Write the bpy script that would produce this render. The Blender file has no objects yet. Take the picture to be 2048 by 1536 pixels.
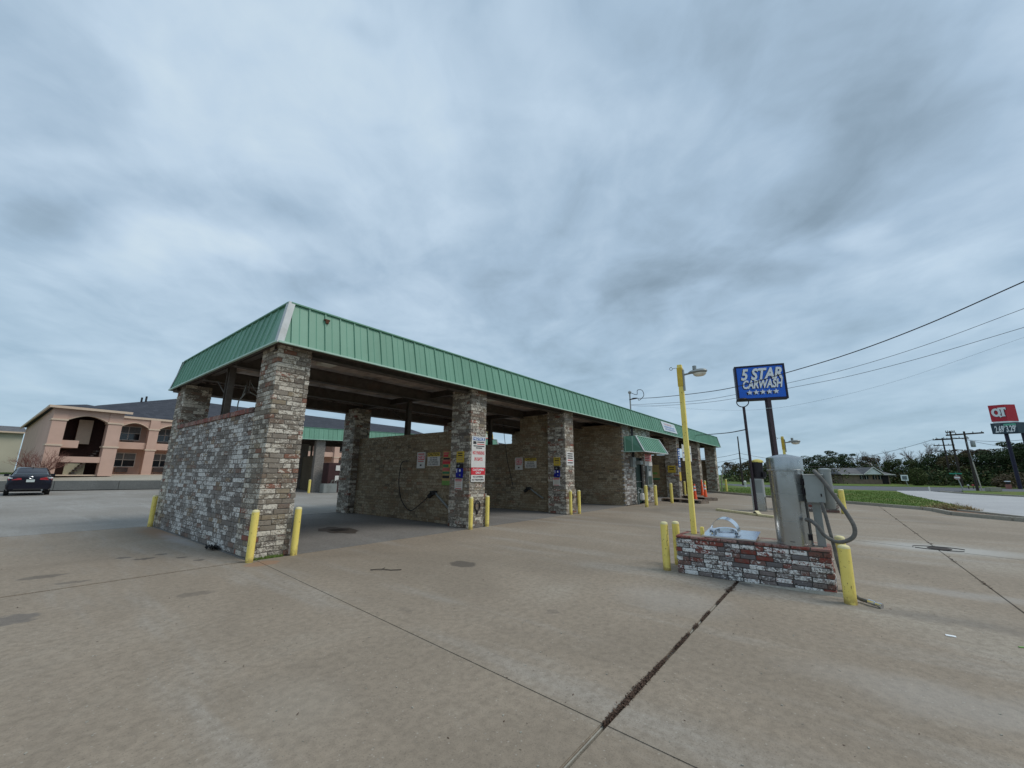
import bpy, bmesh, math, random
from math import sin, cos, pi, radians, sqrt
from mathutils import Vector, Matrix, Euler
random.seed(7)
S = bpy.context.scene
COL = S.collection

# ------------------------------------------------------------------ camera
cam_d = bpy.data.cameras.new('camera'); cam = bpy.data.objects.new('camera', cam_d); COL.objects.link(cam)
PIT, ROL, YAW = 0.218719274, 0.00655446, 0.670431762
F = Vector((cos(PIT)*cos(YAW), cos(PIT)*sin(YAW), sin(PIT)))
Rr = Vector((sin(YAW), -cos(YAW), 0)); U = Rr.cross(F)
R2 = Rr*cos(ROL)+U*sin(ROL); U2 = -Rr*sin(ROL)+U*cos(ROL)
cam.matrix_world = Matrix(((R2.x, U2.x, -F.x, 0), (R2.y, U2.y, -F.y, 0), (R2.z, U2.z, -F.z, 1.6), (0, 0, 0, 1)))
cam_d.sensor_width = 36.0; cam_d.lens = 800.734/2048*36; cam_d.clip_start = 0.05; cam_d.clip_end = 6000
S.camera = cam
S.render.resolution_x = 1024; S.render.resolution_y = 768

# ------------------------------------------------------------------ sky and light
SUN_EL, SUN_AZ = radians(52), radians(-62)       # azimuth of the sun measured from +X
W = bpy.data.worlds.new('World'); S.world = W; W.use_nodes = True
nt = W.node_tree; nt.nodes.clear()
def N(nt, t, **k):
    n = nt.nodes.new(t)
    for a, b in k.items():
        if a == 'inp':
            for i, v in b.items(): n.inputs[i].default_value = v
        else: setattr(n, a, b)
    return n
def LK(nt, a, b): nt.links.new(a, b)
def build_world():
    L = lambda a, b: nt.links.new(a, b)
    out = N(nt, 'ShaderNodeOutputWorld')
    sky = N(nt, 'ShaderNodeTexSky'); sky.sky_type = 'NISHITA'; sky.sun_disc = False
    sky.sun_elevation = SUN_EL; sky.sun_rotation = radians(90)-SUN_AZ
    b1 = N(nt, 'ShaderNodeBackground', inp={'Strength': 0.1}); L(sky.outputs[0], b1.inputs[0])
    tc = N(nt, 'ShaderNodeTexCoord')
    sep = N(nt, 'ShaderNodeSeparateXYZ'); L(tc.outputs['Generated'], sep.inputs[0])
    def M(op, a, b=None, c=None):
        m = N(nt, 'ShaderNodeMath', operation=op)
        for i, v in enumerate((a, b, c)):
            if v is None: continue
            if isinstance(v, (int, float)): m.inputs[i].default_value = v
            else: L(v, m.inputs[i])
        return m.outputs[0]
    z = M('MAXIMUM', sep.outputs['Z'], 0.0)
    zz = M('ADD', z, 0.16)
    px = M('DIVIDE', sep.outputs['X'], zz); py = M('DIVIDE', sep.outputs['Y'], zz)
    comb = N(nt, 'ShaderNodeCombineXYZ'); L(px, comb.inputs[0]); L(py, comb.inputs[1])
    mp = N(nt, 'ShaderNodeMapping'); mp.inputs['Rotation'].default_value = (0, 0, -(YAW+0.1))
    L(comb.outputs[0], mp.inputs[0])        # x: away along the streaks, y: to the left
    def noise(scale, detail, rough, vec, off=(0, 0, 0), stretch=(1, 1, 1), dist=0.0):
        m2 = N(nt, 'ShaderNodeMapping'); m2.inputs['Location'].default_value = off; m2.inputs['Scale'].default_value = stretch
        L(vec, m2.inputs[0])
        n = N(nt, 'ShaderNodeTexNoise', inp={'Scale': scale, 'Detail': detail, 'Roughness': rough, 'Distortion': dist})
        L(m2.outputs[0], n.inputs['Vector']); return n.outputs['Fac']
    P = mp.outputs[0]
    n1 = noise(1.0, 3, .45, P, (1.7, 4.3, 0), (.42, 1.1, 1), .35)      # broad streaks
    n2 = noise(3.0, 5, .5, P, (7.1, .6, 3), (.75, .85, 1), .6)       # medium clouds
    n3 = noise(8.0, 5, .58, P, (3.3, 9.6, 1), (.9, 1.0, 1), .4)       # wisps
    # warped coordinates for the large cloud bodies
    wn = N(nt, 'ShaderNodeTexNoise', inp={'Scale': 1.6, 'Detail': 4, 'Roughness': .5}); L(P, wn.inputs['Vector'])
    vs = N(nt, 'ShaderNodeVectorMath', operation='SUBTRACT'); L(wn.outputs['Color'], vs.inputs[0]); vs.inputs[1].default_value = (.5, .5, .5)
    vm = N(nt, 'ShaderNodeVectorMath', operation='MULTIPLY'); L(vs.outputs[0], vm.inputs[0]); vm.inputs[1].default_value = (.55, .45, 0)
    va = N(nt, 'ShaderNodeVectorMath', operation='ADD'); L(P, va.inputs[0]); L(vm.outputs[0], va.inputs[1])
    PW = va.outputs[0]
    # (sky point x, y, radius x, radius y, rotation, amount)
    blobs = CLOUDS
    acc = M('ADD', M('MULTIPLY', M('SUBTRACT', n1, .5), .85), M('MULTIPLY', M('SUBTRACT', n2, .5), .72))
    acc = M('ADD', acc, M('MULTIPLY', M('SUBTRACT', n3, .5), .27))
    for (bx, by, rx, ry, rot, amt) in blobs:
        s = N(nt, 'ShaderNodeVectorMath', operation='SUBTRACT'); L(PW, s.inputs[0]); s.inputs[1].default_value = (bx, by, 0)
        r = N(nt, 'ShaderNodeVectorRotate', rotation_type='Z_AXIS'); L(s.outputs[0], r.inputs['Vector']); r.inputs['Angle'].default_value = -rot
        q = N(nt, 'ShaderNodeVectorMath', operation='MULTIPLY'); L(r.outputs[0], q.inputs[0]); q.inputs[1].default_value = (1/rx, 1/ry, 0)
        ln = N(nt, 'ShaderNodeVectorMath', operation='LENGTH'); L(q.outputs[0], ln.inputs[0])
        mr = N(nt, 'ShaderNodeMapRange', interpolation_type='SMOOTHSTEP'); L(ln.outputs['Value'], mr.inputs[0])
        mr.inputs[1].default_value = 1.6; mr.inputs[2].default_value = 0.0; mr.inputs[3].default_value = 0; mr.inputs[4].default_value = amt*.9
        acc = M('ADD', acc, mr.outputs[0])
    f = M('ADD', M('MULTIPLY', acc, .92), 0.64)
    rp = N(nt, 'ShaderNodeValToRGB'); L(f, rp.inputs[0])
    e = rp.color_ramp.elements
    e[0].position = 0.0; e[0].color = (.16, .222, .28, 1)
    e[1].position = 1.0; e[1].color = (.57, .68, .76, 1)
    a = e.new(.28); a.color = (.22, .30, .375, 1)
    a = e.new(.55); a.color = (.345, .46, .58, 1)
    a = e.new(.78); a.color = (.47, .59, .71, 1)
    # paler, greener air towards the horizon
    hz = N(nt, 'ShaderNodeMapRange'); L(sep.outputs['Z'], hz.inputs[0])
    hz.inputs[1].default_value = 0.0; hz.inputs[2].default_value = .42; hz.inputs[3].default_value = .62; hz.inputs[4].default_value = 0.0
    mx = N(nt, 'ShaderNodeMix', data_type='RGBA'); L(hz.outputs[0], mx.inputs[0]); L(rp.outputs[0], mx.inputs[6]); mx.inputs[7].default_value = (.31, .455, .555, 1)
    b2 = N(nt, 'ShaderNodeBackground', inp={'Strength': 1.0}); L(mx.outputs[2], b2.inputs[0])
    ms = N(nt, 'ShaderNodeMixShader', inp={0: .93}); L(b1.outputs[0], ms.inputs[1]); L(b2.outputs[0], ms.inputs[2]); L(ms.outputs[0], out.inputs[0])
CLOUDS = [(0.763, -1.028, 0.451, 0.229, -1.232, -0.24), (0.966, -1.021, 0.272, 0.122, -1.63, -0.2), (0.617, -1.081, 0.434, 0.111, 2.143, -0.08), (1.19, -0.902, 0.307, 0.163, -1.611, -0.12), (1.498, -0.708, 0.244, 0.156, 2.574, -0.10), (1.18, 1.262, 0.247, 0.111, 1.304, -0.3), (1.517, 0.607, 0.149, 0.106, -2.152, -0.22), (1.101, 0.58, 0.19, 0.095, -1.766, -0.14), (1.219, 0.27, 0.263, 0.144, -1.731, -0.1), (0.967, 1.106, 0.137, 0.043, 1.465, -0.12), (0.608, 0.265, 0.069, 0.044, -1.982, -0.15), (0.759, 0.435, 0.412, 0.184, -1.764, 0.16), (1.305, 1.023, 0.399, 0.151, 1.481, 0.26), (0.938, 0.983, 0.192, 0.056, -1.659, 0.16), (0.804, -0.474, 0.321, 0.142, -1.64, 0.16), (0.981, 0.079, 0.337, 0.245, -2.944, 0.12), (0.996, -1.181, 0.101, 0.057, -1.314, 0.22), (1.168, -1.701, 0.341, 0.175, -1.527, 0.14), (1.941, -0.656, 0.46, 0.175, -1.731, 0.12), (0.733, 0.766, 0.172, 0.079, -1.989, -0.1), (0.861, -0.155, 0.388, 0.09, 2.97, 0.16), (2.06, 1.473, 0.54, 0.176, 1.618, 0.08)]
build_world()
sun_d = bpy.data.lights.new('sun', 'SUN'); sun_d.energy = 1.45; sun_d.angle = radians(26); sun_d.color = (1, .94, .85)
sun = bpy.data.objects.new('sun', sun_d); COL.objects.link(sun)
sd = Vector((cos(SUN_EL)*cos(SUN_AZ), cos(SUN_EL)*sin(SUN_AZ), sin(SUN_EL)))
sun.rotation_euler = sd.to_track_quat('Z', 'Y').to_euler(); sun.location = (0, 0, 30)
S.view_settings.view_transform = 'Standard'; S.view_settings.look = 'None'; S.view_settings.exposure = 0.2; S.view_settings.gamma = 1.0
S.view_settings.use_curve_mapping = False

# ------------------------------------------------------------------ materials
class MT:
    def __init__(s, name):
        s.m = bpy.data.materials.new(name); s.m.use_nodes = True; s.t = s.m.node_tree; s.t.nodes.clear()
        s.out = N(s.t, 'ShaderNodeOutputMaterial'); s.b = N(s.t, 'ShaderNodeBsdfPrincipled'); LK(s.t, s.b.outputs[0], s.out.inputs[0])
        s.geo = N(s.t, 'ShaderNodeNewGeometry'); s.pos = s.geo.outputs['Position']
    def put(s, sock, v):
        if isinstance(v, (int, float)): sock.default_value = v
        elif isinstance(v, tuple): sock.default_value = (*v, 1) if len(v) == 3 and len(sock.default_value) == 4 else v
        else: LK(s.t, v, sock)
    def math(s, op, a, b=0.0, clamp=False):
        m = N(s.t, 'ShaderNodeMath', operation=op, use_clamp=clamp); s.put(m.inputs[0], a); s.put(m.inputs[1], b); return m.outputs[0]
    def noise(s, scale, detail=4, rough=.55, off=(0, 0, 0), stretch=(1, 1, 1), vec=None, dist=0, col=False):
        mp = N(s.t, 'ShaderNodeMapping', inp={'Location': off, 'Scale': stretch}); LK(s.t, vec or s.pos, mp.inputs[0])
        n = N(s.t, 'ShaderNodeTexNoise', inp={'Scale': scale, 'Detail': detail, 'Roughness': rough, 'Distortion': dist}); LK(s.t, mp.outputs[0], n.inputs['Vector'])
        return n.outputs['Color' if col else 'Fac']
    def ramp(s, f, stops, const=False):
        r = N(s.t, 'ShaderNodeValToRGB'); s.put(r.inputs[0], f)
        if const: r.color_ramp.interpolation = 'CONSTANT'
        e = r.color_ramp.elements
        while len(e) < len(stops): e.new(.5)
        for i, (p, c) in enumerate(stops):
            e[i].position = p; e[i].color = (*c, 1) if len(c) == 3 else c
        return r.outputs[0]
    def rng(s, f, a, b, c=0.0, d=1.0):
        r = N(s.t, 'ShaderNodeMapRange', interpolation_type='SMOOTHSTEP'); s.put(r.inputs[0], f)
        for i, v in zip((1, 2, 3, 4), (a, b, c, d)): r.inputs[i].default_value = v
        return r.outputs[0]
    def mix(s, f, a, b, mode='MIX'):
        m = N(s.t, 'ShaderNodeMix', data_type='RGBA', blend_type=mode); s.put(m.inputs[0], f); s.put(m.inputs[6], a); s.put(m.inputs[7], b); return m.outputs[2]
    def bump(s, h, strength=.3, dist=.01):
        b = N(s.t, 'ShaderNodeBump', inp={'Strength': strength, 'Distance': dist}); s.put(b.inputs['Height'], h); LK(s.t, b.outputs[0], s.b.inputs['Normal'])
    def fin(s, col=None, rough=.8, metal=0.0, spec=.4):
        if col is not None: s.put(s.b.inputs['Base Color'], col)
        s.put(s.b.inputs['Roughness'], rough); s.put(s.b.inputs['Metallic'], metal); s.b.inputs['Specular IOR Level'].default_value = spec
        return s.m
def plain(name, col, rough=.7, metal=0.0, var=.18, scale=6.0, dirt=None, dscale=2.0, damt=.6, bump=0.0, spec=.4):
    m = MT(name); n = m.noise(scale, 5, .6)
    c = m.ramp(n, [(.3, tuple(x*(1-var) for x in col)), (.7, tuple(min(1, x*(1+var)) for x in col))])
    if dirt:
        d = m.rng(m.noise(dscale, 6, .65, off=(4, 2, 9)), .5, .72, 0, damt); c = m.mix(d, c, dirt)
    if bump: m.bump(m.noise(scale*6, 4, .6), .4, bump)
    return m.fin(c, rough, metal, spec)

def concrete(name, c1, c2, c3, stains=(), speck=.9, streak=0.0):
    m = MT(name)
    big = m.noise(.22, 5, .6, dist=.6); mid = m.noise(1.3, 6, .62, off=(3, 7, 0)); fine = m.noise(14, 5, .7); grit = m.noise(85, 3, .7); 
    c = m.ramp(big, [(.32, c1), (.52, c2), (.7, c3)])
    c = m.mix(m.rng(mid, .35, .7, 0, .38), c, tuple(x*.80 for x in c2))
    c = m.mix(m.rng(m.noise(2.7, 7, .7, off=(9, 1, 0)), .55, .75, 0, .28), c, tuple(min(1, x*1.22) for x in c3))
    if streak:
        st = m.noise(1.0, 6, .6, off=(0, 3, 0), stretch=(1.2, .16, 1))
        c = m.mix(m.rng(st, .5, .68, 0, streak), c, (.46, .455, .43))
        st2 = m.noise(1.6, 5, .6, off=(5, 8, 0), stretch=(1.1, .12, 1))
        c = m.mix(m.rng(st2, .55, .72, 0, streak*.55), c, (.15, .125, .10))
    c = m.mix(m.rng(fine, .35, .7, 0, .5), c, tuple(x*.66 for x in c1))
    c = m.mix(m.rng(grit, .54, .66, 0, .7*speck), c, tuple(x*.5 for x in c1))
    v = N(m.t, 'ShaderNodeTexVoronoi', inp={'Scale': 34.0}); LK(m.t, m.pos, v.inputs['Vector'])
    wn = N(m.t, 'ShaderNodeSeparateColor'); LK(m.t, v.outputs['Color'], wn.inputs[0])
    peb = m.math('MULTIPLY', m.math('LESS_THAN', v.outputs['Distance'], .22), m.math('GREATER_THAN', wn.outputs[0], .86))
    c = m.mix(m.math('MULTIPLY', peb, .42*speck), c, (.55, .52, .46))
    dkp = m.math('MULTIPLY', m.math('LESS_THAN', v.outputs['Distance'], .26), m.math('LESS_THAN', wn.outputs[1], .16))
    c = m.mix(m.math('MULTIPLY', dkp, .38*speck), c, (.09, .075, .06))
    if stains:
        wv = m.noise(2.2, 5, .65, off=(2, 5, 0), col=True)
        a = N(m.t, 'ShaderNodeVectorMath', operation='MULTIPLY_ADD'); LK(m.t, wv, a.inputs[0]); a.inputs[1].default_value = (.5, .5, 0); 
        b = N(m.t, 'ShaderNodeVectorMath', operation='ADD'); LK(m.t, m.pos, b.inputs[0]); b.inputs[1].default_value = (-.25, -.25, 0); LK(m.t, b.outputs[0], a.inputs[2])
        for (x, y, rx, ry, col, amt) in stains:
            q = N(m.t, 'ShaderNodeVectorMath', operation='SUBTRACT'); LK(m.t, a.outputs[0], q.inputs[0]); q.inputs[1].default_value = (x, y, 0)
            w = N(m.t, 'ShaderNodeVectorMath', operation='MULTIPLY'); LK(m.t, q.outputs[0], w.inputs[0]); w.inputs[1].default_value = (1/rx, 1/ry, 0)
            l = N(m.t, 'ShaderNodeVectorMath', operation='LENGTH'); LK(m.t, w.outputs[0], l.inputs[0])
            soft = .75 if max(rx, ry) < .6 else .2
            c = m.mix(m.rng(l.outputs['Value'], soft, 1.05, amt, 0), c, col)
    m.bump(m.math('ADD', grit, fine), .6, .006)
    return m.fin(c, .86, 0, .3)
OIL = (.07, .062, .055)
STAINS = [(.72, 9.8, .28, .16, OIL, .5), (.95, 8.95, .22, .12, OIL, .4), (.4, 7.3, .22, .2, (.08, .08, .085), .5), (1.95, 6.95, .25, .15, OIL, .35),
          (2.05, 10.3, .16, .12, OIL, .7), (2.3, 10.6, .12, .1, OIL, .7), (2.45, 9.9, .11, .09, OIL, .7), (1.75, 10.7, .14, .1, OIL, .6), (2.65, 9.4, .1, .1, OIL, .6),
          (5.5, 5.45, .22, .3, (.10, .085, .07), .8), (7.6, 1.25, .5, .12, (.10, .095, .09), .6),
          (3.0, 14.2, .5, 2.2, (.30, .16, .08), .55), (3.25, 8.2, .35, .2, (.33, .17, .09), .5), (3.0, 12.5, .3, 2.0, (.42, .42, .44), .4),
          (7.0, -.7, .3, 1.5, (.13, .115, .10), .45), (8.6, -1.2, .35, 1.4, (.46, .46, .45), .25), (13.5, -1.6, 1.0, 2.0, (.48, .48, .46), .6), (17.5, -5, 2.0, 1.2, (.22, .14, .1), .6),
          (5.8, 1.9, .8, 1.0, (.45, .44, .42), .22), (4.6, -.6, .5, 1.4, (.45, .44, .42), .25), (4.4, 2.9, .12, .1, OIL, .25), (3.3, 4.2, .1, .12, OIL, .2), (1.6, 3.2, .5, .7, (.42, .38, .32), .15)]
M_CON = concrete('lot_concrete', (.245, .20, .15), (.33, .27, .205), (.375, .325, .26), STAINS, .65, .26)
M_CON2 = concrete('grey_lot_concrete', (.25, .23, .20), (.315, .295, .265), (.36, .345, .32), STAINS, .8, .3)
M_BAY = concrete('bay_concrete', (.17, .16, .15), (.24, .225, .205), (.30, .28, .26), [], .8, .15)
M_FARCON = concrete('pale_road_concrete', (.40, .40, .40), (.45, .45, .45), (.5, .5, .49), [], .3, 0)
M_ASPH = concrete('asphalt', (.10, .105, .115), (.125, .13, .14), (.15, .155, .165), [], .5, 0)
M_KERB = concrete('kerb_concrete', (.33, .31, .26), (.40, .37, .31), (.46, .43, .37), [], .8, 0)
M_RET = concrete('retaining_concrete', (.16, .165, .16), (.21, .215, .205), (.27, .27, .255), [], .5, 0)
M_JOINT = plain('joint_dirt', (.035, .028, .022), .95, scale=20)
M_LEAFLIT = plain('dead_leaf_litter', (.075, .045, .03), .95, var=.5, scale=40)
def brick_mat(name, pal, white, wamt, dirt=None, damt=0.0, chips=1.0, tho=0.0, fs=1.0):
    m = MT(name); oi = N(m.t, 'ShaderNodeObjectInfo')
    r = m.math('FRACT', m.math('ADD', m.math('MULTIPLY', m.geo.outputs['Random Per Island'], 1.0), m.math('MULTIPLY', oi.outputs['Random'], 7.31)))
    r2 = m.math('FRACT', m.math('MULTIPLY', r, 17.13)); r3 = m.math('FRACT', m.math('MULTIPLY', r, 53.7))
    c = m.ramp(r, pal, True)
    cbx = N(m.t, 'ShaderNodeCombineXYZ')
    for q, k_ in enumerate((31.7, 57.3, 83.9)): LK(m.t, m.math('MULTIPLY', r, k_), cbx.inputs[q])
    vadd = N(m.t, 'ShaderNodeVectorMath', operation='ADD'); LK(m.t, m.pos, vadd.inputs[0]); LK(m.t, cbx.outputs[0], vadd.inputs[1]); bp = vadd.outputs[0]
    n = m.noise(9, 5, .65); c = m.mix(m.rng(n, .35, .7, 0, .5), c, (.14, .11, .09))
    # whitewash left on the faces in flakes
    ch = m.noise(11*fs, 6, .72, off=(5, 5, 5), stretch=(1, 1, 1.7), vec=bp); ch2 = m.noise(48*fs, 3, .6, off=(3, 1, 2), vec=bp); patch = m.noise(.9, 4, .6, off=(1, 8, 3))
    th = m.math('ADD', m.math('ADD', m.math('MULTIPLY', ch, 1.15), m.math('MULTIPLY', m.math('SUBTRACT', ch2, .5), .5)), m.math('ADD', m.math('MULTIPLY', m.math('SUBTRACT', r2, .5), .30*chips), m.math('MULTIPLY', m.math('SUBTRACT', patch, .5), .5)))
    c = m.mix(m.rng(th, .585+tho, .655+tho, 0, wamt), c, white)
    c = m.mix(m.rng(m.noise(17, 5, .7, off=(2, 2, 2)), .45, .7, 0, .6), c, (.17, .155, .14))
    c = m.mix(m.rng(m.math('ADD', m.noise(38, 3, .6, off=(8, 4, 1), vec=bp), m.math('MULTIPLY', m.math('SUBTRACT', r3, .5), .16)), .62, .67, 0, .8), c, (.045, .04, .038))
    c = m.mix(m.math('MULTIPLY', m.math('GREATER_THAN', r3, .93), .45), c, (.055, .05, .05))
    if dirt:
        c = m.mix(m.rng(m.noise(.7, 4, .6, off=(7, 7, 2)), .35, .65, damt*.35, damt), c, dirt)
    m.bump(m.math('ADD', ch, ch2), .7, .008)
    return m.fin(c, .9, 0, .25)
PAL = [(0, (.25, .09, .06)), (.06, (.21, .15, .12)), (.24, (.25, .22, .185)), (.50, (.30, .27, .235)), (.72, (.21, .195, .18)), (.86, (.33, .27, .19)), (.955, (.30, .07, .05))]
M_BRK = brick_mat('tumbled_brick', PAL, (.78, .73, .63), .95, (.27, .205, .13), .30)
M_BRKW = brick_mat('grey_whitewashed_brick', [(0, (.22, .13, .10)), (.08, (.22, .195, .18)), (.40, (.25, .23, .22)), (.70, (.20, .18, .17)), (.88, (.28, .20, .13))], (.82, .80, .76), .95, (.25, .21, .165), .32)
M_BRKR = brick_mat('red_flaking_brick', [(0, (.24, .055, .04)), (.1, (.22, .12, .10)), (.38, (.24, .20, .19)), (.70, (.18, .165, .17)), (.93, (.27, .06, .045))], (.84, .83, .80), .95, None, 0, 1.15, .03, 2.0)
M_BRKIN = brick_mat('grimy_bay_brick', [(0, (.28, .19, .11)), (.25, (.34, .25, .15)), (.6, (.27, .205, .125)), (.82, (.42, .34, .23)), (.95, (.32, .16, .09))], (.62, .54, .40), .75, (.27, .20, .12), .5, .6)
M_COPE = brick_mat('red_coping_brick', [(0, (.28, .09, .07)), (.5, (.24, .11, .09)), (.8, (.33, .17, .13))], (.5, .42, .36), .4, None, 0)
M_MORT = plain('old_mortar', (.24, .215, .19), .95, var=.3, scale=12, bump=.003)
M_MORTIN = plain('grimy_mortar', (.17, .135, .085), .95, var=.3, scale=8, bump=.003)
def green_metal():
    m = MT('green_painted_steel'); n = m.noise(.7, 5, .6, stretch=(1, 1, .4))
    c = m.ramp(n, [(.3, (.12, .28, .19)), (.7, (.16, .345, .245))])
    c = m.mix(m.rng(m.noise(9, 5, .7, stretch=(1, 1, .12)), .5, .8, 0, .35), c, (.18, .39, .28))
    c = m.mix(m.rng(m.noise(3.5, 6, .7, off=(4, 4, 4)), .62, .8, 0, .4), c, (.09, .23, .14))
    oi = N(m.t, 'ShaderNodeObjectInfo'); c = m.mix(m.rng(oi.outputs['Random'], 0, 1, 0, .22), c, (.09, .22, .15))
    m.bump(m.noise(1.6, 3, .5, off=(2, 2, 2)), .35, .02)
    return m.fin(c, .5, 0, .45)
M_GRN = green_metal()
M_GRNTRIM = plain('pale_green_trim', (.42, .60, .50), .5, var=.1)
M_FLASH = plain('pale_corner_flashing', (.52, .55, .55), .5, var=.1, dirt=(.36, .36, .34))
M_DECK = plain('galvanised_deck', (.62, .52, .46), .6, .1, var=.25, scale=1.4, dirt=(.22, .16, .13), dscale=1.1, damt=.8)
M_BEAM = plain('rusty_dark_beam', (.09, .075, .062), .7, .1, var=.3, dirt=(.12, .06, .035), damt=.5)
M_YEL = plain('yellow_paint', (.90, .70, .13), .5, var=.08, scale=3, dirt=(.62, .44, .06), dscale=5, damt=.5)
def yellow():
    m = MT('worn_yellow_paint'); c = m.ramp(m.noise(3, 5, .6), [(.3, (.86, .67, .15)), (.7, (.93, .77, .22))])
    c = m.mix(m.rng(m.noise(9, 6, .7, off=(4, 2, 9), stretch=(1, 1, .35)), .56, .70, 0, .55), c, (.50, .36, .08))
    c = m.mix(m.rng(m.noise(30, 4, .7, off=(1, 5, 2), stretch=(1, 1, .5)), .62, .66, 0, .85), c, (.12, .07, .03))
    sp = N(m.t, 'ShaderNodeSeparateXYZ'); LK(m.t, m.pos, sp.inputs[0])
    low = m.math('MULTIPLY', m.rng(sp.outputs[2], 0.0, .16, 1, 0), m.rng(m.noise(14, 4, .6), .35, .6, .2, 1)); c = m.mix(m.math('MULTIPLY', low, .7), c, (.20, .12, .05))
    return m.fin(c, .55, 0, .35)
M_YEL = yellow()
M_YELP = plain('pale_yellow_paint', (.68, .60, .36), .7, var=.15, scale=8, dirt=(.4, .33, .2), dscale=6)
M_CHIP = plain('bare_black_scrape', (.04, .035, .03), .8)
M_GALV = plain('grey_hammered_steel', (.30, .32, .31), .42, .35, var=.1, scale=2.5, dirt=(.17, .18, .165), dscale=1.8, damt=.5)
def stainless():
    m = MT('stainless_steel'); n = m.noise(30, 4, .6, stretch=(1, 1, .05)); b = m.noise(1.7, 5, .6)
    c = m.ramp(b, [(.3, (.38, .39, .39)), (.7, (.50, .51, .51))]); c = m.mix(m.rng(n, .4, .7, 0, .25), c, (.36, .37, .37))
    c = m.mix(m.rng(m.noise(4, 6, .7, off=(3, 3, 1), stretch=(1, 1, .5)), .56, .72, 0, .55), c, (.20, .19, .175))
    return m.fin(c, m.rng(b, .3, .7, .22, .36), .92, .5)
M_SS = stainless()
M_CHROME = plain('polished_steel', (.66, .69, .73), .2, .95, var=.08)
M_HOSE = plain('grey_ribbed_hose', (.13, .125, .115), .75, var=.3, scale=14, dirt=(.24, .22, .19), dscale=9)
M_BLK = plain('black_paint', (.022, .018, .022), .5, .1)
M_MAROON = plain('dark_brown_painted_steel', (.045, .028, .035), .55, .1, var=.25)
M_BLKRUB = plain('black_rubber', (.02, .02, .02), .7)
M_WHITE = plain('white_sign_paint', (.68, .66, .62), .6, var=.06)
M_WLET = plain('white_lettering', (.85, .87, .88), .5, var=.03)
M_RED = plain('red_sign_paint', (.62, .03, .045), .5, var=.06)
M_PINKR = plain('faded_red_lettering', (.60, .13, .12), .6)
M_QTR = plain('red_sign_face', (.50, .022, .04), .45, var=.05)
M_BLUE = plain('blue_sign_face', (.014, .13, .64), .35, var=.05)
M_BLUEB = plain('deep_blue_plastic', (.01, .015, .25), .4)
M_NBLUE = plain('notice_blue', (.02, .09, .28), .5)
M_NAVYTR = plain('navy_sign_frame', (.014, .012, .035), .5)
M_INK = plain('black_ink', (.03, .025, .03), .7)
M_TEAL = plain('dark_teal_sign_face', (.025, .05, .07), .4)
M_PGRN = plain('price_green_strip', (.12, .40, .28), .4)
M_SYEL = plain('sign_yellow', (.60, .42, .05), .55)
M_SORG = plain('tan_sign_paper', (.42, .30, .12), .6)
M_SGRN = plain('sign_green', (.04, .22, .10), .55)
M_SLIME = plain('sign_lime', (.18, .35, .08), .55)
M_ORANGE = plain('orange_plastic', (.85, .10, .02), .5)
M_WOOD = plain('weathered_wood', (.22, .17, .13), .85, var=.4, scale=7, dirt=(.4, .36, .32), dscale=3)
M_POLE = plain('creosoted_pole', (.045, .035, .03), .9, var=.3)
M_STUCCO = plain('pink_stucco', (.55, .37, .295), .9, var=.08, scale=.6, bump=.004)
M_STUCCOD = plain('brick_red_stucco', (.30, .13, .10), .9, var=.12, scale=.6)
M_CREAM = plain('cream_trim', (.60, .47, .36), .8, var=.06)
M_BEIGE = plain('beige_siding', (.47, .44, .34), .85, var=.08, scale=.4)
M_CDOOR = plain('cream_door', (.47, .45, .33), .6, var=.06)
def shingles(name, a, b):
    m = MT(name); br = N(m.t, 'ShaderNodeTexBrick', inp={'Scale': 1.0, 'Mortar Size': .006, 'Brick Width': .5, 'Row Height': .2, 'Color1': (*a, 1), 'Color2': (*b, 1), 'Mortar': (*[x*.6 for x in a], 1)})
    sp = N(m.t, 'ShaderNodeSeparateXYZ'); LK(m.t, m.pos, sp.inputs[0]); cb = N(m.t, 'ShaderNodeCombineXYZ'); LK(m.t, sp.outputs[0], cb.inputs[0]); LK(m.t, sp.outputs[2], cb.inputs[1]); LK(m.t, cb.outputs[0], br.inputs[0])
    c = m.mix(m.rng(m.noise(.5, 5, .6), .35, .7, 0, .35), br.outputs[0], tuple(x*.75 for x in a)); return m.fin(c, .9, 0, .2)
M_SHING = shingles('charcoal_shingles', (.045, .05, .062), (.065, .07, .085))
M_SHINGG = shingles('grey_shingles', (.12, .12, .125), (.16, .16, .165))
M_FARBRK = plain('tan_house_brick', (.27, .20, .15), .9, var=.2, scale=2)
M_GLASS = MT('dark_window_glass').fin((.022, .028, .035), .12, 0, .7)
M_CURT = plain('pale_window_blind', (.17, .19, .20), .8)
M_ACU = plain('brown_wall_unit', (.10, .08, .075), .7)
M_BARE = plain('bare_bark', (.15, .11, .095), .9, var=.3)
M_REDTWIG = plain('reddish_twigs', (.19, .085, .065), .9, var=.3)
M_BARK = plain('dark_bark', (.06, .048, .04), .95, var=.3)
def leaf(name, a, b, c3):
    m = MT(name); r = m.geo.outputs['Random Per Island']; c = m.ramp(r, [(0, a), (.5, b), (1, c3)]); c = m.mix(m.rng(m.noise(.5, 3, .5), .35, .65, 0, .5), c, tuple(x*.6 for x in b)); 
    return m.fin(c, .75, 0, .15)
M_LDK = leaf('dark_evergreen_leaves', (.03, .05, .022), (.048, .074, .03), (.07, .10, .038))
M_LMID = leaf('mid_green_leaves', (.045, .062, .02), (.07, .09, .028), (.10, .12, .04))
M_LOLV = leaf('olive_brown_leaves', (.075, .06, .03), (.105, .088, .04), (.125, .115, .05))
M_LBRN = leaf('russet_leaves', (.10, .075, .05), (.125, .095, .062), (.14, .115, .07))
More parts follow.
